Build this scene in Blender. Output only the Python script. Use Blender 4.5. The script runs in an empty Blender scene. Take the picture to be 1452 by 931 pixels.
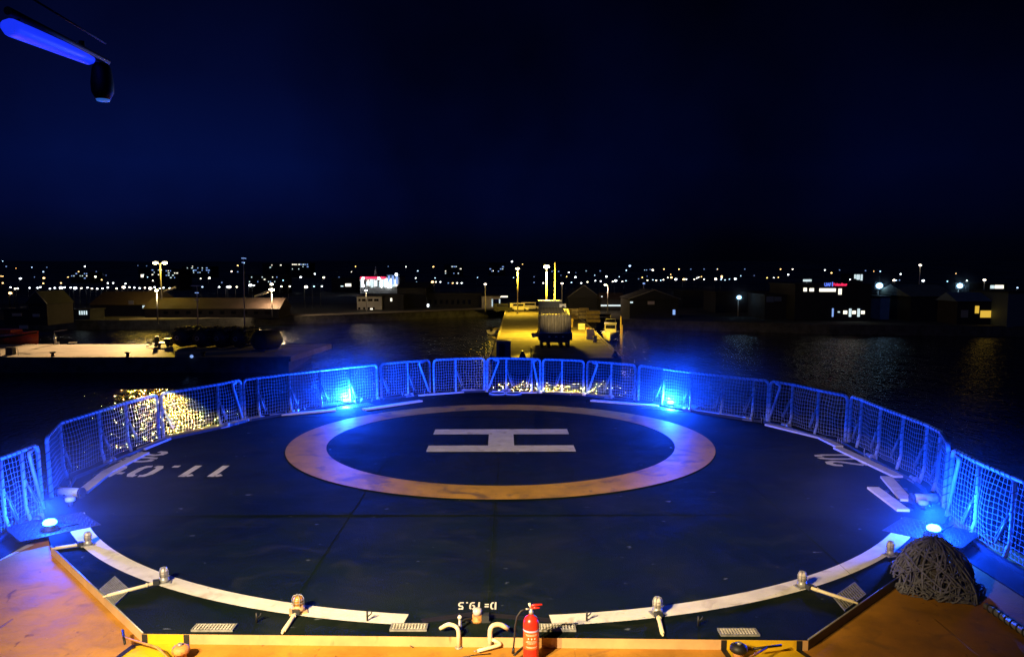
import bpy, bmesh, math, random
from mathutils import Vector, Matrix
random.seed(7)
S = bpy.context.scene
C = S.collection
# ------------------------------------------------------------------ camera
F, CY, PIT, HC = 1131.0, 490.0, math.radians(5.48), 4.84
WZ, QZ = -7.36, -5.52                      # water level, quay level (helideck = 0)
LZ = -0.14                                 # lower deck
cam = bpy.data.cameras.new('camera'); cam.sensor_width = 36; cam.lens = F/1452*36
cam.shift_y = (CY-465.5)/1452; cam.clip_end = 5000; cam.clip_start = .05
camo = bpy.data.objects.new('camera', cam); C.objects.link(camo)
camo.location = (0, 0, HC); camo.rotation_euler = (math.pi/2-PIT, 0, 0)
S.camera = camo

def ray(px, py):
    x = px-726; y = CY-py
    return Vector((x, F*math.cos(PIT)+y*math.sin(PIT), y*math.cos(PIT)-F*math.sin(PIT)))
def at(px, py, z=0.0):                     # point of a horizontal plane
    d = ray(px, py); t = (z-HC)/d.z
    return Vector((d.x*t, d.y*t, z))
def far(px, py, Y):                        # point at distance Y
    d = ray(px, py); t = Y/d.y
    return Vector((d.x*t, Y, HC+d.z*t))

# ------------------------------------------------------------------ mesh builder
class MB:
    def __init__(s): s.b = bmesh.new(); s.mi = 0
    def _f(s, vs, sm=False):
        try: f = s.b.faces.new(vs)
        except ValueError: return
        f.smooth = sm; f.material_index = s.mi
    def box(s, c, d, rz=0, rx=0, ry=0):
        M = Matrix.Translation(c) @ Matrix.Rotation(rz, 4, 'Z') @ Matrix.Rotation(ry, 4, 'Y') @ Matrix.Rotation(rx, 4, 'X')
        v = [s.b.verts.new(M @ Vector((i*d[0]/2, j*d[1]/2, k*d[2]/2))) for i in (-1, 1) for j in (-1, 1) for k in (-1, 1)]
        for q in ((0,1,3,2),(4,6,7,5),(0,4,5,1),(2,3,7,6),(0,2,6,4),(1,5,7,3)): s._f([v[i] for i in q])
        return s
    def prism(s, poly, z0, z1, bottom=True, top=True):
        a = [s.b.verts.new((p[0], p[1], z0)) for p in poly]; b = [s.b.verts.new((p[0], p[1], z1)) for p in poly]
        n = len(poly)
        if top: s._f(b)
        if bottom: s._f(a[::-1])
        for i in range(n): s._f([a[i], a[(i+1) % n], b[(i+1) % n], b[i]])
        return s
    def poly(s, pts): s._f([s.b.verts.new(p) for p in pts]); return s
    def tube(s, pts, r, n=8, cap=True, smooth=True, closed=False):
        pts = [Vector(p) for p in pts]; m = len(pts)
        rs = r if isinstance(r, (list, tuple)) else [r]*m
        rings = []; N = None
        for i, p in enumerate(pts):
            t = (pts[(i+1) % m]-pts[i-1]) if closed else (pts[min(i+1, m-1)]-pts[max(i-1, 0)])
            t.normalize()
            if N is None:
                N = t.orthogonal().normalized()
            else:
                N = N-t*N.dot(t)
                N = N.normalized() if N.length > 1e-6 else t.orthogonal().normalized()
            B = t.cross(N)
            rings.append([s.b.verts.new(p+(N*math.cos(k*2*math.pi/n)+B*math.sin(k*2*math.pi/n))*rs[i]) for k in range(n)])
        for i in range(m if closed else m-1):
            a, b = rings[i], rings[(i+1) % m]
            for k in range(n): s._f([a[k], a[(k+1) % n], b[(k+1) % n], b[k]], smooth)
        if cap and not closed: s._f(rings[0][::-1]); s._f(rings[-1])
        return s
    def lathe(s, c, prof, n=20, axis=None, smooth=True):
        c = Vector(c); ax = Vector(axis or (0, 0, 1)).normalized()
        u = ax.orthogonal().normalized(); w = ax.cross(u)
        rings = [[s.b.verts.new(c+ax*h+(u*math.cos(k*2*math.pi/n)+w*math.sin(k*2*math.pi/n))*max(r, 1e-4)) for k in range(n)] for r, h in prof]
        for a, b in zip(rings, rings[1:]):
            for k in range(n): s._f([a[k], a[(k+1) % n], b[(k+1) % n], b[k]], smooth)
        s._f(rings[0][::-1]); s._f(rings[-1])
        return s
    def ball(s, c, r, sub=2, sc=(1, 1, 1)):
        M = Matrix.Translation(c) @ Matrix.Diagonal((sc[0], sc[1], sc[2], 1))
        g = bmesh.ops.create_icosphere(s.b, subdivisions=sub, radius=r, matrix=M)
        fs = set(f for v in g['verts'] for f in v.link_faces)
        for f in fs: f.smooth = True; f.material_index = s.mi
        return s
    def build(s, name, mat, parent=None, kind=None):
        me = bpy.data.meshes.new(name)
        if parent is not None:
            o = org(parent)
            if o.length: bmesh.ops.translate(s.b, verts=s.b.verts, vec=-o)
        bmesh.ops.recalc_face_normals(s.b, faces=s.b.faces)
        s.b.to_mesh(me); s.b.free()
        for m in (mat if isinstance(mat, (list, tuple)) else [mat]): me.materials.append(m)
        ob = bpy.data.objects.new(name, me); C.objects.link(ob)
        if parent is not None: ob.parent = parent
        if kind: ob['kind'] = kind
        return ob
def org(o):
    v = Vector((0, 0, 0))
    while o is not None: v = v+o.location; o = o.parent
    return v
def tag(o, label, cat, group=None):
    o['label'] = label; o['category'] = cat
    if group: o['group'] = group
    return o
def thing(name, label, cat, loc=(0, 0, 0), group=None):
    o = bpy.data.objects.new(name, None); C.objects.link(o); o.location = loc; o.empty_display_size = .2
    return tag(o, label, cat, group)
def dup(o, loc=None, rz=None, label=None, sc=None, parent=None):
    c = o.copy(); C.objects.link(c)
    if parent is not None: c.parent = parent
    for ch in list(o.children): dup(ch, parent=c)
    if loc is not None: c.location = loc
    if rz is not None: c.rotation_euler = (0, 0, rz)
    if sc: c.scale = sc
    if label: c['label'] = label
    return c

# ------------------------------------------------------------------ materials
def mat(name, col, rough=.6, var=0.0, scale=4.0, metal=0.0, bump=0.0, bscale=30.0, col2=None, detail=6, thr=(.35, .65), spec=.5, rvar=0.0):
    m = bpy.data.materials.new(name); m.use_nodes = True
    nt = m.node_tree; bs = nt.nodes['Principled BSDF']
    bs.inputs['Roughness'].default_value = rough; bs.inputs['Metallic'].default_value = metal
    bs.inputs['Specular IOR Level'].default_value = spec
    bs.inputs['Base Color'].default_value = (*col, 1)
    tc = nt.nodes.new('ShaderNodeTexCoord')
    if var or col2:
        nz = nt.nodes.new('ShaderNodeTexNoise'); nz.inputs['Scale'].default_value = scale; nz.inputs['Detail'].default_value = detail; nz.inputs['Roughness'].default_value = .62
        nt.links.new(tc.outputs['Object'], nz.inputs['Vector'])
        rp = nt.nodes.new('ShaderNodeValToRGB'); rp.color_ramp.elements[0].position = thr[0]; rp.color_ramp.elements[1].position = thr[1]
        c2 = col2 or tuple(c*(1-var) for c in col); c1 = col if col2 else tuple(min(1, c*(1+var*.5)) for c in col)
        rp.color_ramp.elements[0].color = (*c2, 1); rp.color_ramp.elements[1].color = (*c1, 1)
        nt.links.new(nz.outputs['Fac'], rp.inputs['Fac']); nt.links.new(rp.outputs['Color'], bs.inputs['Base Color'])
        if rvar:
            mr = nt.nodes.new('ShaderNodeMapRange'); mr.inputs['From Min'].default_value = .35; mr.inputs['From Max'].default_value = .65
            mr.inputs['To Min'].default_value = rough-rvar; mr.inputs['To Max'].default_value = rough+rvar*.4
            nt.links.new(nz.outputs['Fac'], mr.inputs['Value']); nt.links.new(mr.outputs['Result'], bs.inputs['Roughness'])
    if bump:
        n2 = nt.nodes.new('ShaderNodeTexNoise'); n2.inputs['Scale'].default_value = bscale; n2.inputs['Detail'].default_value = 4
        nt.links.new(tc.outputs['Object'], n2.inputs['Vector'])
        bp = nt.nodes.new('ShaderNodeBump'); bp.inputs['Strength'].default_value = bump; bp.inputs['Distance'].default_value = .02
        nt.links.new(n2.outputs['Fac'], bp.inputs['Height']); nt.links.new(bp.outputs['Normal'], bs.inputs['Normal'])
    return m
def glow(name, col, st, sample=False):
    m = mat(name, tuple(min(.8, c) for c in col), .4)
    b = m.node_tree.nodes['Principled BSDF']
    b.inputs['Emission Color'].default_value = (*col, 1); b.inputs['Emission Strength'].default_value = st
    try: m.cycles.emission_sampling = 'FRONT' if sample else 'NONE'
    except Exception: pass
    return m
def layered(m, scale, amount, col, lo, hi, stretch=(1, 1, 1), detail=8, dist=0.0):     # a second layer of wear over a material's base colour
    nt = m.node_tree; bs = nt.nodes['Principled BSDF']; tc = nt.nodes.new('ShaderNodeTexCoord'); mp = nt.nodes.new('ShaderNodeMapping')
    mp.inputs['Scale'].default_value = stretch; nt.links.new(tc.outputs['Object'], mp.inputs['Vector'])
    nz = nt.nodes.new('ShaderNodeTexNoise'); nz.inputs['Scale'].default_value = scale; nz.inputs['Detail'].default_value = detail; nz.inputs['Distortion'].default_value = dist
    nt.links.new(mp.outputs['Vector'], nz.inputs['Vector'])
    mr = nt.nodes.new('ShaderNodeMapRange'); mr.inputs['From Min'].default_value = lo; mr.inputs['From Max'].default_value = hi; mr.inputs['To Max'].default_value = amount
    nt.links.new(nz.outputs['Fac'], mr.inputs['Value'])
    mx = nt.nodes.new('ShaderNodeMix'); mx.data_type = 'RGBA'; mx.inputs[7].default_value = (*col, 1)
    ln = bs.inputs['Base Color'].links
    if ln: nt.links.new(ln[0].from_socket, mx.inputs[6])
    else: mx.inputs[6].default_value = bs.inputs['Base Color'].default_value
    nt.links.new(mr.outputs['Result'], mx.inputs[0]); nt.links.new(mx.outputs[2], bs.inputs['Base Color'])
    return m

M_deck = layered(mat('deck_green_nonskid', (.0022, .0075, .0068), .88, .45, .9, bump=.5, bscale=60, rvar=.12, spec=.08), 1.1, .45, (.026, .030, .020), .52, .78, (1, 1.2, 1), detail=12, dist=1.6)
layered(M_deck, .35, .5, (.010, .015, .012), .45, .62, detail=10, dist=.5)
layered(M_deck, 4.2, .8, (.10, .12, .14), .69, .75, (1, 1.5, 1))
layered(M_deck, 2.0, .8, (.20, .22, .24), .745, .765, (1, 2, 1), detail=3)
M_tan = layered(mat('tan_deck_paint', (.45, .205, .028), .75, .28, 1.3, bump=.25, bscale=14, rvar=.12, spec=.2), 2.3, .55, (.20, .10, .035), .56, .70, (1, 1, 1), dist=.8)
layered(M_tan, 9, .5, (.10, .05, .03), .69, .73)
layered(M_tan, 3.5, .75, (.12, .045, .02), .66, .72, (1, .45, 1), dist=1.5)
layered(M_tan, 14, .5, (.62, .36, .12), .68, .72)
M_tanface = layered(mat('tan_coaming_paint', (.55, .34, .16), .5, .2, 2.0), 8, .6, (.20, .08, .03), .66, .74, (1, 1, .3))
M_white = layered(mat('white_marking_paint', (.74, .70, .64), .6, .16, 2.2, bump=.2, bscale=50), 3.0, .55, (.36, .29, .22), .56, .70, dist=.7)
layered(M_white, 10, .6, (.16, .13, .10), .70, .74)
M_ring = layered(mat('yellow_marking_paint', (.47, .25, .011), .6, .25, 1.6, bump=.2, bscale=50), 1.1, .8, (.10, .06, .03), .54, .66, (1, 1, 1), dist=1.0)
layered(M_ring, 5, .7, (.10, .07, .05), .66, .72)
M_dark = mat('dark_steel', (.03, .034, .04), .5, .3, 5)
M_black = mat('black_paint', (.012, .011, .012), .55, .3, 5)
M_yel = layered(mat('yellow_hazard_paint', (.66, .42, .01), .5, .15, 3), 5, .5, (.35, .17, .02), .6, .72)
M_galv = mat('galvanised_steel', (.34, .34, .33), .42, .3, 9, metal=.35)
M_rail = layered(mat('fence_tube_paint', (.56, .64, .70), .45, .2, 8), 16, .6, (.14, .13, .12), .60, .70)
M_bar = mat('worn_grating_bar', (.62, .58, .50), .5, .3, 9)
M_net = mat('net_rope', (.40, .44, .48), .8)
M_lash = mat('lashing_cord', (.05, .05, .055), .8)
M_pipe = mat('cream_pipe_paint', (.72, .62, .40), .4, .15, 6)
M_red = mat('extinguisher_red', (.62, .022, .012), .28, .12, 5)
M_hull = mat('hull_steel_paint', (.05, .055, .06), .5, .3, .6)
M_rope = layered(mat('old_rope', (.17, .18, .27), .85, .45, 12, bump=.4, bscale=160), 40, .5, (.08, .07, .06), .5, .7)
M_conc = layered(mat('quay_concrete', (.34, .29, .23), .85, .35, .25, bump=.3, bscale=3), .12, .6, (.16, .13, .11), .52, .62, (1, 2, 1))
M_quaywall = mat('quay_wall_stone', (.06, .06, .06), .85, .5, .8)
M_asph = mat('pier_asphalt', (.20, .17, .11), .85, .35, .3)
M_tarp = layered(mat('khaki_corrugated_steel', (.50, .42, .26), .6, .25, 1.4), 2.0, .5, (.15, .12, .07), .55, .7, (2, 2, .3))
M_rub = mat('black_rubber', (.018, .018, .02), .6, .4, 3)
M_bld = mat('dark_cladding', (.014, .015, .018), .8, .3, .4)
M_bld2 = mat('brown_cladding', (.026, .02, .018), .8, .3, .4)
M_bldw = mat('pale_render_wall', (.48, .46, .42), .8, .2, .5)
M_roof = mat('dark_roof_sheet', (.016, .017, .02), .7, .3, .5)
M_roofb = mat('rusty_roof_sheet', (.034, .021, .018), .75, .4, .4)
M_glass = mat('dark_window_glass', (.01, .012, .016), .12)
M_postd = mat('dark_lamp_post', (.03, .03, .03))
M_post = mat('lamp_post_steel', (.40, .38, .34), .5, .2, 3)
M_wood = layered(mat('sawn_timber', (.60, .44, .14), .75, .3, 2), 6, .4, (.25, .15, .05), .55, .7, (.2, 3, 3))
M_orange = mat('orange_gelcoat', (.75, .10, .03), .35, .15, 2)
M_boatw = mat('white_gelcoat', (.75, .70, .58), .35, .1, 2)
M_land = mat('dark_ground', (.035, .035, .033), .9, .5, .05)
M_hill = mat('wooded_hillside', (.07, .09, .10), .95, .6, .02)
G_blue = glow('blue_lamp_lens', (.09, .50, 1.0), 10)
G_sod = glow('sodium_lamp', (1.0, .80, .38), 30)
G_sodw = glow('warm_lamp', (1.0, .85, .6), 22)
G_w = glow('white_city_lamp', (.85, .93, 1.0), 9)
G_ww = glow('warm_city_lamp', (1.0, .88, .68), 9)
G_or = glow('orange_city_lamp', (1.0, .58, .20), 7)
G_b = glow('blue_white_city_lamp', (.42, .68, 1.0), 4)
G_dim = glow('dim_blue_city_lamp', (.25, .42, .9), 1.0)
G_flood = glow('blue_white_floodlight', (.34, .66, 1.0), 4)
G_win = glow('lit_window', (1.0, .93, .74), 1.6)
G_winc = glow('cool_lit_window', (.75, .95, 1.0), .9)
G_yelpan = glow('yellow_lit_panel', (1.0, .62, .07), .75)
G_red = glow('red_neon', (1.0, .03, .12), 1.3)
G_nb = glow('blue_neon', (.12, .22, 1.0), 1.3)
G_litbar = glow('blue_lit_bar_glow', (.01, .035, 1.0), .9)

# ------------------------------------------------------------------ helideck and lower deck (the ground here)
rail_px = dict(
 A=[(0, 650), (53, 630)], B=[(66, 620), (85, 600), (140, 583), (178, 571), (222, 559)], C=[(228, 557.5), (308, 545), (341, 538.5)],
 D=[(345, 538), (365, 535.5), (410, 530), (454, 525), (495, 520.5), (534, 516.5)], E=[(540, 515.5), (578, 512.5), (609, 510.3)], F=[(615, 510), (646, 508.6), (687, 507.6)],
 G=[(691, 507.6), (718, 507.8), (754, 508.6), (766, 509)], H=[(770, 509), (797, 510), (828, 511.2)], I=[(833, 511.6), (867, 514.4), (901, 517.4)],
 J=[(906, 518), (941, 522.6), (981, 527.6), (1025, 532.8), (1069, 537.5), (1090, 539.5)], K=[(1093, 540), (1124, 545), (1161, 553.3), (1202, 561)],
 L=[(1207, 561.5), (1222, 567), (1249, 578), (1281, 590), (1315, 603), (1334, 613), (1345, 630)], M=[(1351, 637), (1389, 656), (1440, 678)])
RH = 1.32
rail = {k: [at(x, y, RH) for x, y in v] for k, v in rail_px.items()}
a0, a1 = rail['A']; rail['A'] = [a0+Vector((.1, -4.0, 0)), a0+Vector((.05, -2.0, 0)), a0, (a0*.45+a1*.55), a1]
m0, m1, m2 = rail['M']; rail['M'] = [m0, m1, m2, m2+Vector((.05, -1.7, 0)), m2+Vector((.1, -3.4, 0))]
edge = []
for k in 'BCDEFGHIJKL':
    edge += [Vector((p.x, p.y)) for p in rail[k]]
cen = Vector((-.35, 20))
edge = [p+(p-cen).normalized()*.16 for p in edge]
fl, fr = at(203, 897.5), at(1146, 907)
chl, chr_ = at(72, 774), at(1290, 807)
LC = Vector((-9.75, 15.6)); RC = Vector((9.3, 15.4))
deck_poly = [Vector((fl.x, fl.y)), Vector((fr.x, fr.y)), Vector((chr_.x, chr_.y)), Vector((edge[-1].x, edge[-1].y))] + edge[::-1][1:] + [Vector((chl.x, chl.y))]
deck = MB().prism(deck_poly, LZ, 0, bottom=False).build('helideck', M_deck, kind='structure')
deck['label'] = 'dark green helicopter deck with landing circle'
xl, xr = rail['A'][0].x-.25, rail['M'][-1].x+.25
low_poly = [(xl, -1), (xr, -1), (rail['M'][0].x+.3, rail['M'][0].y), (edge[-1].x, edge[-1].y), (edge[-1].x-1.5, edge[-1].y+.6), (edge[0].x+1.5, edge[0].y+.6), (edge[0].x, edge[0].y), (rail['A'][-1].x-.3, rail['A'][-1].y)]
lower = MB().prism(low_poly, LZ-.25, LZ).build('lower_deck', M_tan, kind='structure')
lower['label'] = 'tan painted steel deck in front of the helideck'
hull_poly = [(xl+.1, -1)]+[(xr-.1, -1), (rail['M'][0].x, rail['M'][0].y)]+[(p.x, p.y) for p in [q-(q-cen).normalized()*.05 for q in edge[::-1]]]+[(rail['A'][-1].x, rail['A'][-1].y)]
hp = [Vector(p) for p in hull_poly]
hb = MB()
n = len(hp); a = [hb.b.verts.new((p.x*.93, min(p.y, 29)*.97, WZ-1)) for p in hp]; b = [hb.b.verts.new((p.x, p.y, LZ-.255)) for p in hp]
for i in range(n): hb._f([a[i], a[(i+1) % n], b[(i+1) % n], b[i]])
hb.build('hull', M_hull, deck)
# coaming faces of the step (front and port tan), set a few mm proud
def face_strip(p, q, z0, z1, off, m, name, par):
    d = (q-p); nrm = Vector((d.y, -d.x)).normalized()*off
    return MB().poly([(p.x+nrm.x, p.y+nrm.y, z0), (q.x+nrm.x, q.y+nrm.y, z0), (q.x+nrm.x, q.y+nrm.y, z1), (p.x+nrm.x, p.y+nrm.y, z1)]).build(name, m, par)
V2 = lambda p: Vector((p[0], p[1]))
face_strip(V2(fl), V2(fr), LZ, -.003, .004, M_tanface, 'coaming', deck)
face_strip(V2(chl), V2(fl), LZ, -.003, .004, M_tanface, 'coaming', deck)
face_strip(V2(fr), V2(chr_), LZ, -.003, .004, M_dark, 'coaming', deck)  # starboard face: its shade put into the colour as dark steel
mb = MB()
mb.tube([V2(chl).to_3d()+Vector((0, 0, .008)), V2(fl).to_3d()+Vector((0, 0, .008))], .011, 6)
mb.tube([V2(fr).to_3d()+Vector((0, 0, .008)), V2(chr_).to_3d()+Vector((0, 0, .008))], .011, 6)
mb.build('edge_trim', M_galv, deck)
# faint plate seams (weld beads)
mb = MB()
for y in (15.4, 25.9): MB().tube([(-8.0, y, -.002), (7.4, y+.03, -.0073)], .008, 5).build('weld_seam', M_deck, deck)
for x in (-3.2, -.35, 5.4): MB().tube([(x, 10.3+.3*abs(x+.35), -.002), (x, 28.4-.55*abs(x+.35), -.0073)], .008, 5).build('weld_seam', M_deck, deck)
mb = MB()
for y in (3.2, 6.1, 8.4): MB().tube([(xl+.4, y, LZ-.002), (xr-.4, y+.05, LZ-.0085)], .012, 5).build('weld_seam', M_tan, lower)
for x in (-7.2, -4.3, 1.6, 6.0): MB().tube([(x, 0, LZ-.002), (x+.05, 9.1 if abs(x) < 5 else 11, LZ-.0085)], .012, 5).build('weld_seam', M_tan, lower)

def annulus(cx, cy, r0, r1, a0, a1, z, n=96):
    mb = MB()
    for i in range(n):
        t0, t1 = a0+(a1-a0)*i/n, a0+(a1-a0)*(i+1)/n
        mb.poly([(cx+r*math.cos(t), cy+r*math.sin(t), z) for r, t in ((r0, t0), (r1, t0), (r1, t1), (r0, t1))])
    bmesh.ops.remove_doubles(mb.b, verts=mb.b.verts, dist=1e-5)
    return mb
annulus(-.31, 22.4, 4.86, 5.93, 0, 2*math.pi, .004, 160).build('touchdown_ring', M_ring, deck)
# near arc of the white perimeter line, open where the deck size is written
cw = Vector((-.36, 20.15)); R0, R1 = 9.38, 9.72
def angp(px, py): p = at(px, py); return math.atan2(p.y-cw.y, p.x-cw.x)
def arc(a, b): annulus(cw.x, cw.y, R0, R1, a, b, .004).build('perimeter_line', M_white, deck)
aL = angp(106, 728); aL = aL+2*math.pi if aL < 0 else aL
aG = angp(577, 875)+2*math.pi; aH = angp(780, 876)+2*math.pi; aR = angp(1288, 735)+2*math.pi
arc(aL, aG); arc(aH, aR)
# letter H
mb = MB(); hx, hy = -.31, 22.4; ya = math.radians(.67)
def hq(x0, x1, y0, y1):
    def r(x, y): return (hx+x*math.cos(ya)-y*math.sin(ya), hy+x*math.sin(ya)+y*math.cos(ya), .0045)
    mb.poly([r(x0, y0), r(x1, y0), r(x1, y1), r(x0, y1)])
hq(-2, 2, .75, 1.5); hq(-2, 2, -1.5, -.75); hq(-.36, .36, -.75, .75)
mb.build('landing_letter', M_white, deck)
# stencilled writing
GL = {
 '1': [[(.34, 0), (.34, .98)], [(.13, .83), (.25, .92)]],
 '0': [[(.27, .08), (.16, .10), (.09, .26), (.09, .74), (.16, .90), (.27, .92)], [(.35, .92), (.46, .90), (.53, .74), (.53, .26), (.46, .10), (.35, .08)]],
 '.': [[(.10, .08), (.26, .08)]],
 't': [[(.30, 1.0), (.30, .26), (.36, .12), (.54, .10)], [(.06, .68), (.20, .68)], [(.40, .68), (.54, .68)]],
 '2': [[(.08, .70), (.12, .86), (.26, .93), (.42, .90), (.50, .76), (.44, .58), (.26, .36), (.12, .18)], [(.08, .08), (.54, .08)]],
 'D': [[(.08, 0), (.08, 1)], [(.26, .92), (.42, .88), (.52, .68), (.52, .32), (.42, .12), (.26, .08)]],
 '=': [[(.06, .62), (.46, .62)], [(.06, .32), (.46, .32)]],
 '9': [[(.32, .44), (.16, .48), (.09, .62), (.10, .80), (.20, .92), (.30, .92)], [(.38, .92), (.50, .82), (.52, .5), (.46, .18), (.34, .08), (.10, .08)]],
 '5': [[(.52, .92), (.14, .92), (.14, .62)], [(.14, .54), (.38, .56), (.52, .42), (.52, .22), (.40, .08), (.08, .08)]]}
def stroke(mb, pl, w, T):
    L = []; Rr = []
    for i, p in enumerate(pl):
        p = Vector(p); d0 = (p-Vector(pl[i-1])).normalized() if i else None; d1 = (Vector(pl[i+1])-p).normalized() if i < len(pl)-1 else None
        d = ((d0 or d1)+(d1 or d0)).normalized(); nn = Vector((-d.y, d.x)); k = 1/max(.5, nn.dot(Vector((-(d1 or d0).y, (d1 or d0).x))))
        L.append(T(p+nn*w/2*k)); Rr.append(T(p-nn*w/2*k))
    for i in range(len(pl)-1): mb.poly([L[i], L[i+1], Rr[i+1], Rr[i]])
def write(txt, o, xd, up, h, wsc=1.0, sw=.17, name='deck_writing', z=.0055, adv=.68):
    mb = MB(); cx = 0
    for ch in txt:
        def T(p, cx=cx): q = Vector((o[0], o[1]))+Vector(xd)*((p.x+cx)*h*wsc)+Vector(up)*(p.y*h); return (q.x, q.y, z)
        for pl in GL[ch]: stroke(mb, pl, sw, T)
        cx += .42 if ch == '.' else adv
    return mb.build(name, M_white, deck)
p = at(337, 660); q = at(270, 676); write('11.0t', (p.x+.06, p.y), (-1, 0), (0, -1), p.y-q.y, .93)
p = at(219, 639.5); write('20', (p.x-.55, p.y), (0, -1), (1, 0), 1.0, .95)
p = at(1196, 661); write('20', (p.x+.75, p.y), (0, 1), (-1, 0), 1.05, .95)
p = at(704, 853.5); q = at(700, 864); write('D=19.5', (p.x, p.y), (-1, 0), (0, -1), p.y-q.y, .58, .17)
# dark chevron stain line round the deck-size writing, and chequered non-slip plates by the lamps
def band(pts, w, m, name, par, z):
    mb = MB()
    for a, b in zip(pts, pts[1:]):
        d = (b-a); nn = Vector((-d.y, d.x, 0)).normalized()*w/2
        mb.poly([(a+nn)[:2]+(z,) if False else ((a+nn).x, (a+nn).y, z), ((b+nn).x, (b+nn).y, z), ((b-nn).x, (b-nn).y, z), ((a-nn).x, (a-nn).y, z)])
    return mb.build(name, m, par)
band([at(598, 880), at(672, 870), at(792, 880)], .14, M_black, 'gutter_line', deck, .003)
p = at(-8, 790, LZ); q = at(34, 771, LZ); band([p+(p-q), q], .42, M_white, 'marking_bar', lower, LZ+.004)

# yellow patches with black borders on the lower deck and the step
def on_front(px, z):                       # point of the front coaming under image column px
    d = ray(px, 900); t = None
    e = V2(fr)-V2(fl); k = d.x/d.y
    s = (k*fl.y-fl.x)/(e.x-k*e.y); q = V2(fl)+e*s
    return Vector((q.x, q.y, z))
for (x0, x1, floor_y, bl) in ((205, 264, [(262, 914), (246, 934), (172, 934), (196, 910)], 0), (1026, 1133, [(1137, 917), (1162, 934), (1040, 934), (1027, 913)], 0)):
    p, q = on_front(x0, 0), on_front(x1, 0)
    face_strip(V2(p), V2(q), LZ+.004, -.004, .008, M_yel, 'yellow_patch', lower)
    for c in (x0, x1): face_strip(V2(on_front(c-3.5, 0)), V2(on_front(c+4.5, 0)), LZ+.004, -.004, .012, M_black, 'black_border', lower)
    pts = [p+Vector((0, -.01, 0)), q+Vector((0, -.01, 0))]+[at(x, y, LZ) for x, y in floor_y[:-1]]
    if x0 < 500: pts = [p+Vector((0, -.01, 0)), q+Vector((0, -.01, 0)), at(240, 945, LZ), at(150, 945, LZ), at(190, 915, LZ)]
    else: pts = [p+Vector((0, -.01, 0)), q+Vector((0, -.01, 0)), at(1166, 945, LZ), at(1042, 945, LZ)]
    MB().poly([(v.x, v.y, LZ+.004) for v in pts]).build('yellow_patch', M_yel, lower)
    vv = [Vector((v.x, v.y, 0)) for v in pts]
    for i in range(1, len(vv)):
        if i == 2: continue
        if i == len(vv)-1 and x0 > 500 or True: band([vv[i], vv[(i+1) % len(vv)]], .075, M_black, 'black_border', lower, LZ+.007+.0008*i)

# ------------------------------------------------------------------ safety net fence
def helix(a, b, r, pitch, w=.008):
    a, b = Vector(a), Vector(b); d = (b-a); L = d.length; d.normalize(); u = d.orthogonal().normalized(); v = d.cross(u); n = max(8, int(L/pitch*10))
    return MB().tube([a+d*(L*i/n)+(u*math.cos(i*.6283)+v*math.sin(i*.6283))*r for i in range(n+1)], w, 4)
def polyl(pts, step):
    out = []
    for a, b in zip(pts, pts[1:]):
        k = max(1, round((b-a).length/step))
        out += [a.lerp(b, i/k) for i in range(k)]
    return out+[pts[-1]]
FL = dict(A='nearest net panel on the port side, standing on the tan deck', B='net panel bending round the port corner beside the near blue lamp', C='net panel before the golden glitter on the port side',
 D='long net panel behind the far port blue lamp', E='short net panel just inboard of the far port blue lamp', F='net panel left of the middle of the far edge, free of braces', G='middle net panel of the far edge with two bent braces',
 H='net panel of the far edge in front of the golden glitter under the pier', I='net panel of the far edge just left of the far starboard blue lamp', J='long net panel behind the far starboard blue lamp',
 K='net panel with a slanting brace on the starboard side', L='net panel bending round the starboard corner above the net heap', M='nearest net panel on the starboard side, standing on the tan deck')
braces = dict(A=[-1], C=[-1], E=[-1], G=[0, -1], I=[0], K=[0], M=[0])
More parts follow.
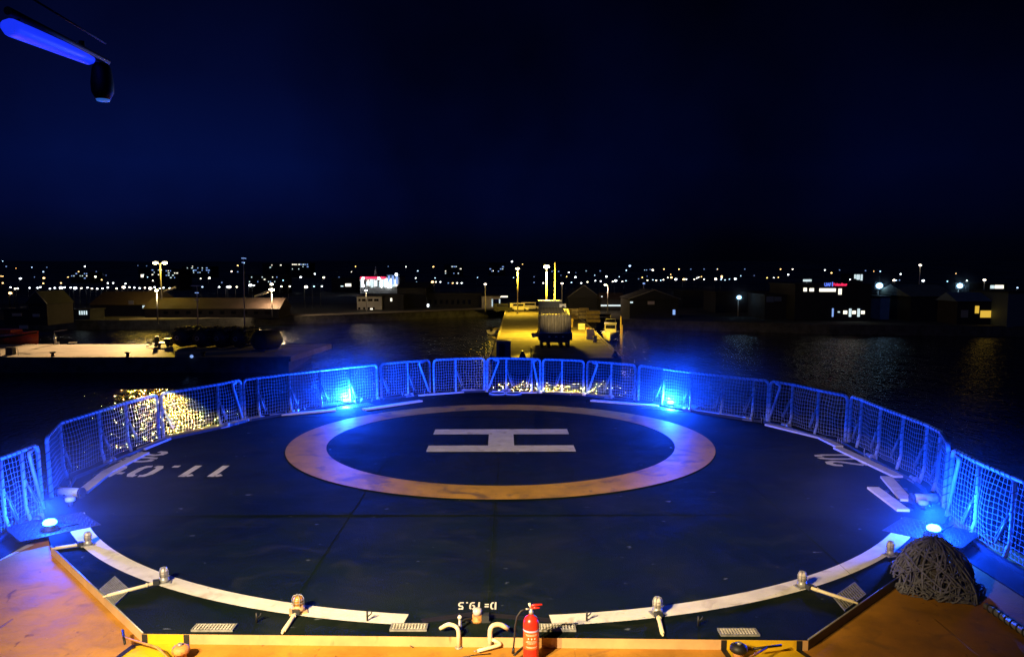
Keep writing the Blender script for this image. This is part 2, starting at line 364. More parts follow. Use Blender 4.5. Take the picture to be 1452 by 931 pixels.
for key, pts in rail.items():
    base = LZ if key in 'AM' else 0.0
    mid = pts[len(pts)//2]
    root = thing('safety_net_panel', FL[key], 'safety net', (mid.x, mid.y, base), 'upright safety net panels round the helideck')
    dz = Vector((0, 0, 1))
    r = .043
    P0, P1 = pts[0], pts[-1]
    # top rail bends down at its ends
    def corner(p, q): d = (q-p).normalized(); return [Vector((p.x, p.y, RH-.14)), p+d*.03-dz*.05, p+d*.10-dz*.006]
    line = corner(P0, pts[1])+pts[1:-1]+corner(P1, pts[-2])[::-1]
    MB().tube(line, r, 10).build('top_rail', M_rail, root)
    posts = [P0]+pts[1:-1]+[P1]
    full = [posts[0]]
    for p in posts[1:]:
        d = (p-full[-1]).length
        if d > 2.6: full.append(full[-1].lerp(p, .5))
        full.append(p)
    net = MB()
    for i, p in enumerate(full):
        end = i in (0, len(full)-1)
        inn = (cen.to_3d()-Vector((p.x, p.y, 0))).normalized()
        rr = r if end else .039
        top = RH-.13 if end else RH-.02
        bot = Vector((p.x, p.y, base+.02))+inn*(.10 if not end else .03)
        pst = MB().tube([Vector((p.x, p.y, top)), Vector((p.x, p.y, base+.35))+inn*.02, bot], rr, 8).build('post', M_rail, root)
        helix(Vector((p.x, p.y, top-.05)), bot+dz*.1, rr+.003, .17).build('lashing', M_lash, pst)
        if not end or (i == 0 and key in 'CEHJ'):       # swinging stay hung on the post
            t = (full[min(i+1, len(full)-1)]-full[max(i-1, 0)]).normalized()
            sgn = -1 if p.x > 0 else 1
            j = random.uniform(-.05, .05)
            a = Vector((p.x, p.y, base+.80+j))+inn*.04
            b1 = Vector((p.x, p.y, base+.24+j))+inn*.12+t*sgn*(.20+j)
            st = MB().tube([a+t*sgn*.03, b1], .024, 7)
            st.tube([a+t*sgn*.06-dz*.10, a+t*sgn*.15-dz*.12, b1+t*sgn*.05+dz*.06, b1+t*sgn*.01-dz*.03], .009, 6)
            st.build('stay', M_galv, root)
            pl = MB()
            u = [a+dz*.09, a+t*sgn*.09-dz*.05, a-dz*.10]
            for o_ in (-.006, .006): pl.poly([v+inn*o_ for v in u])
            for a_, b_ in ((0, 1), (1, 2), (2, 0)): pl.poly([u[a_]-inn*.006, u[b_]-inn*.006, u[b_]+inn*.006, u[a_]+inn*.006])
            pl.build('hinge_plate', M_rail, root)
        if i % 2 == (ord(key) % 2) and not end:
            hb_ = MB(); c = Vector((p.x, p.y, base+.07))+inn*.22
            t = (full[min(i+1, len(full)-1)]-full[max(i-1, 0)]).normalized()
            hb_.tube([c-t*.18, c+t*.05], .05, 10).tube([c+t*.08, c+t*.16], .075, 10).box(c-dz*.045, (.34, .16, .03), math.atan2(t.y, t.x))
            hb_.build('hinge', M_galv, root)
    # rail lashing and net bay by bay
    for a, b in zip(full, full[1:]):
        L = (b-a).length; d = (b-a)/L
        helix(a+d*.12, b-d*.02, r+.003, .15).build('lashing', M_lash, root)
        inn = (cen.to_3d()-Vector(((a.x+b.x)/2, (a.y+b.y)/2, 0))).normalized()
        sp = .105; nx = max(2, round(L/sp)); zb, zt = base+.10, RH-.04; nz = round((zt-zb)/sp)
        amp = random.uniform(.02, .07); ph = random.uniform(0, 6)
        def np_(i, j):
            u, v = i/nx, j/nz
            sag = amp*math.sin(math.pi*u)*math.sin(math.pi*v)*(1+.5*math.sin(7*u+ph))
            return Vector((a.x+(b.x-a.x)*u, a.y+(b.y-a.y)*u, zb+(zt-zb)*v-.03*math.sin(math.pi*u)*v*amp*10+.012*math.sin(9*u+5*v+ph)))+inn*(sag+.10*(1-v)*.6)+d*.012*math.sin(11*v+6*u+ph)
        rn = .0042
        for i in range(0, nx+1): net.tube([np_(i, j) for j in range(0, nz+1, 2)]+([np_(i, nz)] if nz % 2 else []), rn, 3, False)
        for j in range(nz+1): net.tube([np_(i, j) for i in range(nx+1)], rn, 3, False)
        if L > .5:
            for i in range(1, nx):
                for j in range(1, nz): net.box(np_(i, j), (.017, .017, .017))
    net.build('net', M_net, root)
    for e in braces.get(key, []):
        a, b = (full[0], full[1]) if e == 0 else (full[-1], full[-2])
        inn = (cen.to_3d()-Vector((a.x, a.y, 0))).normalized()*.07
        w = min(.45, .8*(b-a).length); d = (b-a).normalized()
        top = a+d*w-dz*.13+inn; bt = Vector((a.x, a.y, base+.12))+inn+d*.05
        MB().tube([a+d*w*.55-dz*.05+inn*.5, top+dz*.05, top, top.lerp(bt, .1), bt], .036, 8).build('brace', M_rail, root)
# low gutter angle following the fence foot, part of the deck
for side in (edge[:len(edge)],):
    g = [p-(p-cen).normalized()*.42 for p in side]
    pp = [Vector((p.x, p.y, .035)) for p in g]
    for a, b in zip(pp, pp[1:]):
        d = b-a
        if d.length < .25: continue
        MB().box((a+b)/2, (d.length*.985, .05, .07), math.atan2(d.y, d.x)).build('gutter_angle', M_dark, deck)
mb = MB()
for x in (rail['M'][1].x+.05, rail['A'][-2].x-.05):
    s = 1 if x > 0 else -1; y0 = (rail['M'][0].y if s > 0 else rail['A'][-1].y)-.4
    mb.box((x-s*.25, y0/2, LZ+.05), (.07, y0, .10)); mb.box((x-s*.55, y0/2, LZ+.012), (.5, y0-.4, .024))
mb.build('waterway_bar', M_dark, lower)
for k in range(40):
    i = random.randrange(len(edge)-1); p = edge[i].lerp(edge[i+1], random.random()); p = p-(p-cen).normalized()*random.uniform(.36, .5)
    h = random.uniform(.09, .2); MB().tube([(p.x, p.y, 0), (p.x+random.uniform(-.02, .02), p.y, h)], .012, 6).build('deck_peg', M_galv, deck)

# ------------------------------------------------------------------ white raised kerb pieces beyond the circle
kerbs = [((125, 699), (160, 670), 'short white kerb piece on the port side, nearest the port blue lamp'), ((158, 671), (212, 643), 'white kerb piece cutting across the foot of the letter t'),
 ((206, 638), (252, 619), 'white kerb piece behind the port number 20'), ((251, 619.5), (334, 601), 'long white kerb piece below the golden glitter'), ((335, 600.5), (375, 591.5), 'short white kerb piece before the port brace'),
 ((386, 590.5), (478, 582.5), 'white kerb piece just left of the far port lamp'), ((517, 582), (598, 569.5), 'slanting white kerb piece right of the far port lamp'), ((593, 561.5), (668, 556), 'white kerb piece left of the middle, closer to the fence'),
 ((656, 554), (715, 556.5), 'white kerb piece at the middle of the far edge'), ((737, 557.5), (779, 557.5), 'short white kerb piece right of the dark hatch rings'), ((781, 556.8), (857, 563), 'white kerb piece under the golden glitter of the pier'),
 ((837, 569), (933, 577), 'white kerb piece just left of the far starboard lamp'), ((972, 582.5), (1034, 591.5), 'white kerb piece just right of the far starboard lamp'), ((1033, 591.5), (1057, 595.5), 'shortest white kerb piece of the starboard side'),
 ((1084, 603), (1163, 622.5), 'long bright white kerb piece below the starboard brace'), ((1161, 622.5), (1185, 634.5), 'short white kerb piece joined to a dark blue plate'), ((1181, 636), (1267, 677), 'long white kerb piece lying across the starboard number 20'),
 ((1248, 677), (1276, 710), 'white kerb piece turned toward the starboard blue lamp'), ((1229, 692), (1271, 724), 'ragged white kerb board nearest the starboard lamp')]
for (a, b, lab) in kerbs:
    p, q = at(*a, .0), at(*b, .0); d = q-p; c = (p+q)/2
    hgt = .05; wd = .22 if p.y > 21.5 else .25
    o = thing('kerb_piece', lab, 'kerb', (c.x, c.y, 0), 'white kerb pieces along the far deck edge')
    out = (Vector((c.x, c.y))-cen).normalized()
    MB().box(c+Vector((out.x*wd*.5, out.y*wd*.5, hgt/2+.001)), (d.length, wd, hgt), math.atan2(d.y, d.x)).build('board', M_white, o)
    mb = MB()
    for f in (.12, .5, .88):
        mb.box(p.lerp(q, f)+Vector((out.x*(wd+.05), out.y*(wd+.05), .02)), (.09, .12, .04), math.atan2(d.y, d.x))
    mb.build('foot', M_dark, o)
# two flat dark hatch rings at the middle of the far edge
for px, lab in ((706, 'flat dark ring hatch left of centre on the far deck edge'), (727, 'flat dark ring hatch right of centre on the far deck edge')):
    p = at(px, 559.5); o = thing('ring_hatch', lab, 'hatch', p)
    MB().lathe(p, [(.36, .0), (.36, .05), (.30, .06)], 28).build('lid', M_dark, o)
    MB().tube([p+Vector((.33*math.cos(t*.2618), .33*math.sin(t*.2618), .06)) for t in range(24)], .018, 6, closed=True).build('rim', M_rail, o)

# ------------------------------------------------------------------ blue lamps
def plate(p, w, d, rz, par):
    mb = MB()
    mb.box(p+Vector((0, 0, .006)), (w, d, .012), rz)
    ca, sa = math.cos(rz), math.sin(rz)
    nx, ny = int(w/.085), int(d/.085)
    for i in range(nx):
        for j in range(ny):
            x, y = (i+.5-nx/2)*.085, (j+.5-ny/2)*.085
            if j % 2: x += .03
            mb.lathe(p+Vector((x*ca-y*sa, x*sa+y*ca, .011)), [(.018, 0), (.014, .010), (.004, .014)], 6)
    return mb.build('studded_plate', M_dark, par)
BL = [(70.5, 737, 'bright blue floodlight on the studded plate at the port corner'), (490.5, 566, 'bright blue floodlight at the far port edge before the long net'),
      (951, 569, 'bright blue floodlight at the far starboard edge before the long net'), (1324, 745, 'bright blue floodlight above the rope net heap')]
BLUE = (.005, .062, 1.0)
for i, (px, py, lab) in enumerate(BL):
    p = at(px, py, .20); p.z = 0
    o = thing('blue_floodlight', lab, 'floodlight', p, 'blue floodlights round the helideck')
    plate(p+Vector((-.1 if p.x < 0 else .1, .25, 0)) if py > 700 else p, 1.35 if py > 700 else 1.7, 1.15 if py > 700 else 1.5, (math.pi/4 if p.x < 0 else -math.pi/4) if py > 700 else (.55 if p.x < 0 else -.5), o)
    MB().lathe(p, [(.16, .012), (.16, .05), (.10, .07), (.10, .12)], 20).build('base', M_dark, o)
    MB().lathe(p, [(.10, .121), (.12, .14), (.12, .17), (.09, .205), (.03, .22)], 24).build('lens', G_blue, o)
    l = bpy.data.lights.new('blue_light', 'POINT'); l.energy = (800 if px < 700 else 1250) if py > 700 else 6200; l.color = BLUE; l.shadow_soft_size = .1
    lo = bpy.data.objects.new('blue_light', l); C.objects.link(lo); lo.parent = o; lo.location = (0, 0, .42 if py > 700 else .30)
    kb = MB().tube([p+Vector((.1, .05, .03)), p+Vector((.35, .3, .02)), p+Vector((.7*(1 if p.x > 0 else -1), .6, .02))], .014, 6); kb.build('cable', M_black, o)
# roller canisters and small bollards beside the near lamps
for (a, b, lab) in (((83, 696), (114, 698), 'grey roller canister on deck behind the port blue lamp'), ((1295, 706), (1327, 706), 'grey roller canister on deck behind the starboard blue lamp')):
    p, q = at(*a, .1), at(*b, .1); c = (p+q)/2; o = thing('roller_canister', lab, 'roller', (c.x, c.y, 0)); d = (q-p).normalized()
    MB().tube([p, q], .095, 16).build('drum', M_rail, o)
    MB().tube([p-d*.05, p], .11, 16).tube([q, q+d*.05], .11, 16).box(p-d*.02-Vector((0, 0, .06)), (.08, .16, .08)).box(q+d*.02-Vector((0, 0, .06)), (.08, .16, .08)).build('bracket', M_dark, o)
for (a, lab) in (((100, 717), 'small round bollard cap behind the port blue lamp'), ((1309, 722), 'small round bollard cap behind the starboard blue lamp')):
    p = at(*a); o = thing('bollard_cap', lab, 'bollard', p)
    MB().lathe(p, [(.05, 0), (.05, .10)], 16).build('stem', M_dark, o)
    MB().lathe(p, [(.085, .10), (.10, .12), (.10, .17), (.06, .20)], 18).build('cap', M_rail, o)

# ------------------------------------------------------------------ deck edge lamps with cage and conduit
def deck_lamp(px, py, cx, cy, lab, glass, s=1.0):
    p = at(px, py); e = at(cx, cy)
    o = thing('deck_edge_lamp', lab, 'deck lamp', p, 'caged deck edge lamps on the near line')
    z = Vector((0, 0, 1))
    MB().box(p+z*.012, (.20*s, .16*s, .024), .3).lathe(p, [(.075*s, .024), (.075*s, .075), (.06*s, .085), (.06*s, .11)], 16).build('base', M_galv if s < 1.2 else M_tanface, o)
    MB().lathe(p, [(.055*s, .111), (.056*s, .19), (.045*s, .225), (.02*s, .24)], 16).build('globe', glass, o)
    cg = MB()
    for k in range(6):
        t = k*math.pi/3; u = Vector((math.cos(t), math.sin(t), 0))
        cg.tube([p+u*.066*s+z*.105, p+u*.067*s+z*.195, p+u*.05*s+z*.24, p+z*.258], .006, 5)
    for h in (.15, .19): cg.tube([p+Vector((math.cos(t*.5236), math.sin(t*.5236), 0))*.067*s+z*h for t in range(12)], .005, 5, closed=True)
    cg.build('cage', M_galv, o)
    bx = p+(e-p).normalized()*.12
    MB().box(bx+z*.045, (.09, .09, .07), .4).build('junction_box', M_dark, o)
    a = bx+z*.04; b = e+z*.03
    cd = MB().tube([a, a.lerp(b, .1)-z*.005, b], .028, 8).tube([a.lerp(b, .18), a.lerp(b, .21)], .036, 8).tube([b-(b-a).normalized()*.10, b+(b-a).normalized()*.06], .016, 6)
    cd.build('conduit', M_pipe, o)
M_gl = mat('clear_lamp_glass', (.55, .50, .46), .15); M_glo = mat('amber_lamp_glass', (.55, .24, .05), .2)
for args in ((125, 773, 79, 779, 'caged deck lamp nearest the port blue lamp', M_gl), (233, 826, 152, 847, 'caged deck lamp with conduit over the port diamond grating', M_gl),
             (423, 867, 402, 897, 'stubby tan deck lamp on the line left of the writing', M_glo, 1.25), (932, 870, 939, 900, 'tall caged deck lamp on the line right of the extinguisher', M_gl),
             (1137, 832, 1211, 856, 'caged deck lamp with conduit over the starboard diamond grating', M_gl), (1262, 787, 1300, 790, 'caged deck lamp nearest the rope heap', M_gl)):
    deck_lamp(*args)
# rusty central lamp on bracket
p = at(677, 880); o = thing('rusty_deck_lamp', 'rusty orange deck lamp on a bracket below the deck size writing', 'deck lamp', p)
Z = Vector((0, 0, 1))
M_rust = layered(mat('rusty_orange_paint', (.55, .24, .06), .6, .3, 14), 20, .7, (.16, .06, .03), .52, .62)
MB().lathe(p, [(.085, 0), (.085, .03), (.07, .04), (.07, .10)], 18).build('base', M_rust, o)
MB().lathe(p, [(.062, .101), (.064, .15), (.05, .18), (.02, .19)], 18).build('globe', M_gl, o)
MB().box(p+Vector((.11, .0, .05)), (.10, .12, .10)).box(p+Vector((.01, -.03, .01)), (.34, .05, .02)).build('bracket', M_dark, o)
MB().tube([p+Vector((-.06, 0, .04)), p+Vector((-.17, -.05, .05)), p+Vector((-.24, -.10, .02)), p+Vector((-.26, -.02, .12))], .016, 7).build('cable', M_black, o)
# dark lashing hooks
for px, py, lab in ((364, 882, 'small dark lashing hook left of the tan deck lamp'), (521, 880, 'small dark lashing hook at the port end of the white line'), (832, 880, 'small dark lashing hook just right of the extinguisher'), (990, 887, 'small dark lashing hook left of the starboard grating')):
    p = at(px, py); o = thing('lashing_hook', lab, 'hook', p)
    MB().tube([p, p+Z*.14], .014, 7).build('pin', M_black, o)
    MB().tube([p+Z*.06, p+Vector((.05, .01, .10)), p+Vector((.06, .01, .13))], .009, 6).build('barb', M_black, o)
# gratings
def grating(cx, cy, w, d, rz, lab, nb, cor=None):
    p = at(cx, cy)
    if cor:
        k0, k1, k2, k3 = [at(*q) for q in cor]; p = (k0+k1+k2+k3)/4; ax = (k1-k0+k2-k3)/2; ay = (k3-k0+k2-k1)/2; w, d, rz = ax.length-.03, ay.length-.03, math.atan2(ax.y, ax.x)
    o = thing('drain_grating', lab, 'grating', p, 'steel drain gratings on the helideck')
    ca, sa = math.cos(rz), math.sin(rz); R = lambda x, y, z: p+Vector((x*ca-y*sa, x*sa+y*ca, z))
    ux, uy = Vector((ca, sa, 0)), Vector((-sa, ca, 0))
    if cor: ux, uy = ax.normalized(), ay.normalized()
    def cell(mb, x0, x1, y0, y1, z0, z1):
        q = [p+ux*x+uy*y for x, y in ((x0, y0), (x1, y0), (x1, y1), (x0, y1))]; mb.prism([(v.x, v.y) for v in q], z0, z1)
    fr_ = MB(); f = .02
    for sg_ in (-1, 1):
        a_, b_ = sorted((sg_*w/2, sg_*(w/2-f))); cell(fr_, a_, b_, -d/2, d/2, .001, .028)
        a_, b_ = sorted((sg_*d/2, sg_*(d/2-f))); cell(fr_, -w/2+f, w/2-f, a_, b_, .001, .028)
    fr_.build('frame', M_galv, o)
    for k_ in range(nb):
        x = (k_+.5)/nb*(w-2*f)-(w-2*f)/2; b = MB(); cell(b, x-.009, x+.009, -d/2+f, d/2-f, .005, .027); b.build('bar', M_bar if not cor else M_galv, o)
    for y in (-d/6, d/6): b = MB(); cell(b, -w/2+f, w/2-f, y-.006, y+.006, .006, .0235); b.build('cross_bar', M_galv, o)
    wl = MB(); cell(wl, -w/2+f, w/2-f, -d/2+f, d/2-f, .001, .0035); wl.build('drain_well', M_black, o)
grating(304, 890.5, .56, .20, 0, 'drain grating at the front edge beside the port yellow patch', 12)
grating(580, 890, .50, .20, 0, 'drain grating at the front edge left of the bent pipes', 11)
grating(790, 890.5, .50, .20, 0, 'drain grating half hidden behind the extinguisher', 11)
grating(1047, 897, .52, .20, 0, 'drain grating at the front edge above the starboard yellow patch', 12)
grating(170, 836, .52, .50, 0, 'square drain grating turned on its corner at the port chamfer', 11, ((139, 836.5), (164, 818), (185, 837), (164, 860.5)))
grating(1206, 842, .52, .50, 0, 'square drain grating turned on its corner at the starboard chamfer', 11, ((1181.5, 848), (1211, 825), (1230.5, 845), (1197, 867)))

# ------------------------------------------------------------------ bent cream pipes at the front edge
def smooth_path(pts, k=6):
    pts = [Vector(p) for p in pts]; out = [pts[0]]
    for i in range(1, len(pts)-1):
        a = pts[i].lerp(pts[i-1], min(.45, .09/max(.01, (pts[i]-pts[i-1]).length))); b = pts[i].lerp(pts[i+1], min(.45, .09/max(.01, (pts[i]-pts[i+1]).length)))
        for j in range(k+1):
            t = j/k; out.append(a*(1-t)**2+pts[i]*2*t*(1-t)+b*t*t)
    return out+[pts[-1]]
b0 = on_front(649, 0); yy = b0.y-.03
o = thing('bent_pipe', 'left cream gooseneck pipe curving over the front step', 'pipe', (b0.x, yy, LZ))
MB().tube(smooth_path([(b0.x+.015, yy, LZ), (b0.x+.015, yy, .14), (b0.x-.12, yy+.1, .15), (b0.x-.24, yy+.14, .06)]), .027, 10).build('pipe', M_pipe, o)
MB().lathe((b0.x+.015, yy, LZ), [(.05, 0), (.05, .012)], 14).build('flange', M_galv, o)
b0 = on_front(695, 0); yy = b0.y-.03
o = thing('bent_pipe', 'right cream gooseneck pipe with a wide open mouth', 'pipe', (b0.x, yy, LZ))
MB().tube(smooth_path([(b0.x, yy, LZ), (b0.x, yy, .16), (b0.x+.12, yy+.06, .17), (b0.x+.24, yy+.08, .09)]), .032, 10).build('pipe', M_pipe, o)
MB().lathe((b0.x, yy, LZ), [(.055, 0), (.055, .012)], 14).build('flange', M_galv, o)
q = [at(699, 893, -.02), at(713, 913, LZ+.05), at(677, 922, LZ+.05)]
q = [Vector((q[0].x, yy-.02, -.01)), q[1], q[2]]
o = thing('elbow_pipe', 'cream elbow pipe lying on the tan deck below the goosenecks', 'pipe', (q[1].x, q[1].y, LZ))
MB().tube(smooth_path(q), .022, 10).build('pipe', M_pipe, o)
MB().tube([q[2], q[2]+(q[2]-q[1]).normalized()*.05+Vector((0, 0, .006))], .008, 6).build('tip', M_galv, o)
p = at(652, 892); o = thing('valve_stem', 'short white valve stem standing beside the left gooseneck pipe', 'valve', p)
MB().lathe(p, [(.028, 0), (.028, .06), (.020, .07), (.020, .15)], 12).build('stem', M_galv, o)
MB().lathe(p, [(.026, .151), (.030, .18), (.016, .20)], 12).build('cap', M_boatw, o)

# ------------------------------------------------------------------ fire extinguisher
fx, fy = at(753, 936, LZ).x, at(753, 936, LZ).y; c = Vector((fx, fy, LZ))
o = thing('fire_extinguisher', 'red fire extinguisher with black hose standing at the front step', 'extinguisher', c)
MB().lathe(c, [(.088, 0), (.100, .012), (.102, .04), (.102, .50), (.096, .545), (.070, .585), (.036, .605), (.030, .62)], 32).build('body', M_red, o)
mb = MB()
def wrap(z0, z1, a0, a1, r=.1032, n=14):
    for i in range(n):
        t0, t1 = a0+(a1-a0)*i/n, a0+(a1-a0)*(i+1)/n
        mb.poly([c+Vector((r*math.cos(t0), r*math.sin(t0), z0)), c+Vector((r*math.cos(t1), r*math.sin(t1), z0)), c+Vector((r*math.cos(t1), r*math.sin(t1), z1)), c+Vector((r*math.cos(t0), r*math.sin(t0), z1))])
wrap(.415, .438, math.radians(185), math.radians(350)); bnd = mb.build('label_band', mat('label_band_lilac', (.45, .40, .62), .4), o)
mb = MB(); wrap(.19, .412, math.radians(200), math.radians(345), .1028); lb = mb.build('label_sheet', mat('label_orange', (.75, .10, .02), .4, .15, 20), o)
mb = MB()
for k, (zz, w) in enumerate(((.385, .9), (.372, .8), (.30, .75), (.285, .9), (.27, .6), (.225, .85), (.215, .7))): wrap(zz, zz+.004, math.radians(272-50*w), math.radians(272+50*w), .1034)
for t in (245, 268, 291): wrap(.325, .345, math.radians(t), math.radians(t+9), .1034, 2)
mb.build('label_print', M_boatw, lb)
MB().lathe(c, [(.028, .621), (.028, .66), (.020, .665), (.020, .70)], 16).tube([c+Vector((-.02, 0, .685)), c+Vector((-.07, -.01, .69))], .012, 8).build('valve', M_galv, o)
hd = MB(); hd.tube([c+Vector((-.01, 0, .70)), c+Vector((.03, 0, .735)), c+Vector((.14, -.01, .75))], [.022, .018, .011], 8); hd.tube([c+Vector((.0, 0, .70)), c+Vector((.11, -.01, .705))], [.016, .010], 8)
hd.build('lever', M_red, o)
MB().tube([c+Vector((-.005, -.01, .71)), c+Vector((-.025, -.015, .765))], [.014, .017], 8).build('safety_pin', M_boatw, o)
MB().tube([c+Vector(v) for v in ((-.07, -.01, .69), (-.13, -.02, .67), (-.18, -.03, .60), (-.205, -.04, .48), (-.215, -.05, .30), (-.225, -.06, .20))], .011, 8).build('hose', M_black, o)
MB().tube([c+Vector((-.225, -.06, .20)), c+Vector((-.23, -.06, .13))], [.016, .021], 8).build('nozzle', M_black, o)

# ------------------------------------------------------------------ vents and T handles on the yellow patches
for (px, py, tp, lab, lab2) in ((257, 927, ((174, 893), (177, 912), (176, 903), (222, 917), (246, 930)), 'rusty round vent on the port yellow patch', 'brown T handle bar lying over the port yellow patch'),
                          (1047, 925, ((1069, 919), (1108, 914), (1088, 917), (1064, 931), (1052, 938)), 'dark round vent on the starboard yellow patch', 'dark T handle bar lying over the starboard yellow patch')):
    p = at(px, py+8, LZ); o = thing('deck_vent', lab, 'vent', p)
    MB().lathe(p, [(.07, 0), (.07, .10)], 18).build('neck', M_rust, o)
    MB().lathe(p, [(.10, .10), (.115, .12), (.105, .17), (.06, .20), (.02, .205)], 22).build('cap', M_rust if px < 500 else M_black, o)
    MB().lathe(p+Vector((0, -.02, .2)), [(.03, .0), (.03, .03)], 12).build('bolt', M_galv, o)
    h = .16; a, b, m_, k1, k2 = [at(x, y, LZ+h) for x, y in tp]; k2.z = LZ+.02
    o = thing('t_handle', lab2, 'handle', (k2.x, k2.y, LZ))
    MB().tube([a, b], .017, 8).build('grip', M_black, o); MB().tube([m_, k1, k1.lerp(k2, .5)+Vector((0, 0, .03)), k2], .015, 8).build('rod', M_rust, o)

# ------------------------------------------------------------------ heap of rope netting
p = at(1338, 842, LZ); o = thing('rope_net_heap', 'heap of old grey rope netting slumped below the starboard blue lamp', 'net', p)
RX, RY, RZ_ = .57, .62, .68
core = MB().ball(p+Vector((0, .35, .0)), 1, 3, (RX*.86, RY*.86, RZ_*.84)); 
for v in core.b.verts:
    k = 1+.10*math.sin(5*v.co.x+3*v.co.z)+.07*math.sin(9*v.co.y+4*v.co.x); d = v.co-p; tp = 1-.22*max(0, d.z)/RZ_; v.co = p+Vector((d.x*k*tp, d.y*k*tp, max(0, d.z*k)))
core.build('heap', mat('dark_rope_mass', (.05, .045, .045), .9, .5, 9, bump=.8, bscale=40), o)
rp = MB()
def surf(th, ph, k=1.0):
    lump = 1+.10*math.sin(4*th+2*ph)+.06*math.sin(9*th-3*ph)
    tp = 1-.22*math.sin(ph); return p+Vector((RX*k*lump*tp*math.cos(th)*math.cos(ph)*1.04, .35+RY*k*lump*tp*math.sin(th)*math.cos(ph)*1.04, max(.015, RZ_*k*math.sin(ph)*1.03)))
for i in range(46):                        # strands hanging down the bundle
    th = i*2*math.pi/46+random.uniform(-.05, .05); k = random.uniform(1.0, 1.09); w_0 = random.uniform(-.12, .12)
    rp.tube([surf(th+w_0*math.sin(q*.8+i), 1.5-q*.165, k+random.uniform(-.025, .03)) for q in range(10)], random.choice((.009, .012, .016)), 6)
for i in range(15):                        # strands round the bundle
    ph = .05+i*.095; t0 = random.uniform(0, 6.3); L_ = random.uniform(2.5, 5.5); k = random.uniform(1.02, 1.10)
    rp.tube([surf(t0+L_*q/22, max(.02, ph+.07*math.sin(q*.9+i)), k+random.uniform(-.02, .03)) for q in range(23)], random.choice((.009, .012, .015)), 6)
for i in range(130):
    th, ph = random.uniform(0, 2*math.pi), random.uniform(.0, 1.3); dth, dph = random.uniform(-.2, .2), random.uniform(-.2, .2); k = random.uniform(.98, 1.12); pts = []
    for j in range(random.randint(6, 13)):
        pts.append(surf(th, max(0, min(1.5, ph)), k+random.uniform(-.03, .04))); th += dth; ph += dph; dth += random.uniform(-.18, .18); dph += random.uniform(-.18, .18)
        if ph < 0: dph = abs(dph)
    rp.tube(pts, random.choice((.007, .010, .014)), 5)
for i in range(36):   # loops spilling at the foot
    t = random.uniform(-3.6, .5); c_ = p+Vector((RX*1.05*math.cos(t), .35+RY*1.05*math.sin(t), .03)); r0 = random.uniform(.06, .13)
    rp.tube([c_+Vector((r0*math.cos(u*.5236+i), r0*.8*math.sin(u*.5236+i), .03+.05*math.sin(u+i))) for u in range(11)], .014, 5)
rp.build('ropes', M_rope, o, 'stuff')
# blue-banded rope fender by the starboard fence
a, b = at(1398, 858, LZ+.05), at(1460, 901, LZ+.05); d = b-a
o = thing('banded_hose', 'pale hose with dark bands lying on the tan deck beside the rope heap', 'hose', (a.x, a.y, LZ))
MB().tube([a, a+d, a+d*1.8], .045, 10).build('hose', M_rail, o)
helix(a, a+d*1.8, .046, .13, .016).build('binding', M_lash, o)
# loose cable scraps painted dark on the tan deck
for (x0, y0, x1, y1, lab) in ((392, 909, 424, 913, 'thin dark wire scrap on the tan deck below the tan lamp'), (568, 910, 586, 917, 'thin dark wire scrap on the tan deck left of the pipes'), (655, 931, 696, 926, 'thin dark wire on the tan deck below the elbow pipe'),
                         (729, 928, 745, 914, 'black strap end on the tan deck left of the extinguisher')):
    a, b = at(x0, y0, LZ+.01), at(x1, y1, LZ+.01)
    tag(MB().tube([a, a.lerp(b, .4)+Vector((.01, .02, .0)), b], .007 if x0 != 729 else .016, 6).build('wire_scrap', M_black), lab, 'wire')

# ------------------------------------------------------------------ overhead bracket with lamp (upper left)
Yb, q = 2.2, .52
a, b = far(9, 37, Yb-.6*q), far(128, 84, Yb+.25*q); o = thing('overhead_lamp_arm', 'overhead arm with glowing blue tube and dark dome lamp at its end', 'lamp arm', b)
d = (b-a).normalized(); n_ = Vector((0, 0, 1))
MB().tube([a, a+d*.02, b-d*.015, b], [.014, .021, .018, .014], 14).build('blue_lit_bar', G_litbar, o)  # bar glows by itself to carry the blue light falling on it
u0, u1 = a+n_*.036+d*.01, far(152, 88, Yb+.4*q)
MB().tube([u0, u1], .010, 8).tube([a+d*.05, a+d*.05+n_*.04], .008, 6).tube([b-d*.05, b-d*.05+n_*.04], .008, 6).build('arm', M_black, o)
MB().tube([far(45, -2, Yb), far(150, 62, Yb+.4*q)], .003, 6).build('stay_wire', M_black, o)
e = far(144, 98, Yb+.35*q)
MB().lathe(e, [(.020, .014), (.026, 0), (.031, -.04), (.030, -.066), (.020, -.086)], 24).build('dome', M_black, o)
MB().tube([far(132, 84, Yb+.3*q), far(152, 90, Yb+.4*q), far(150, 98, Yb+.4*q)], .006, 6).build('bracket', M_rail, o)
MB().lathe(e, [(.019, -.0862), (.017, -.091), (.006, -.093)], 20).build('dome_glass', glow('blue_lit_glass', (.05, .22, 1.0), .4), o)  # unlit dome: blue light from the deck lamps put in as a glow

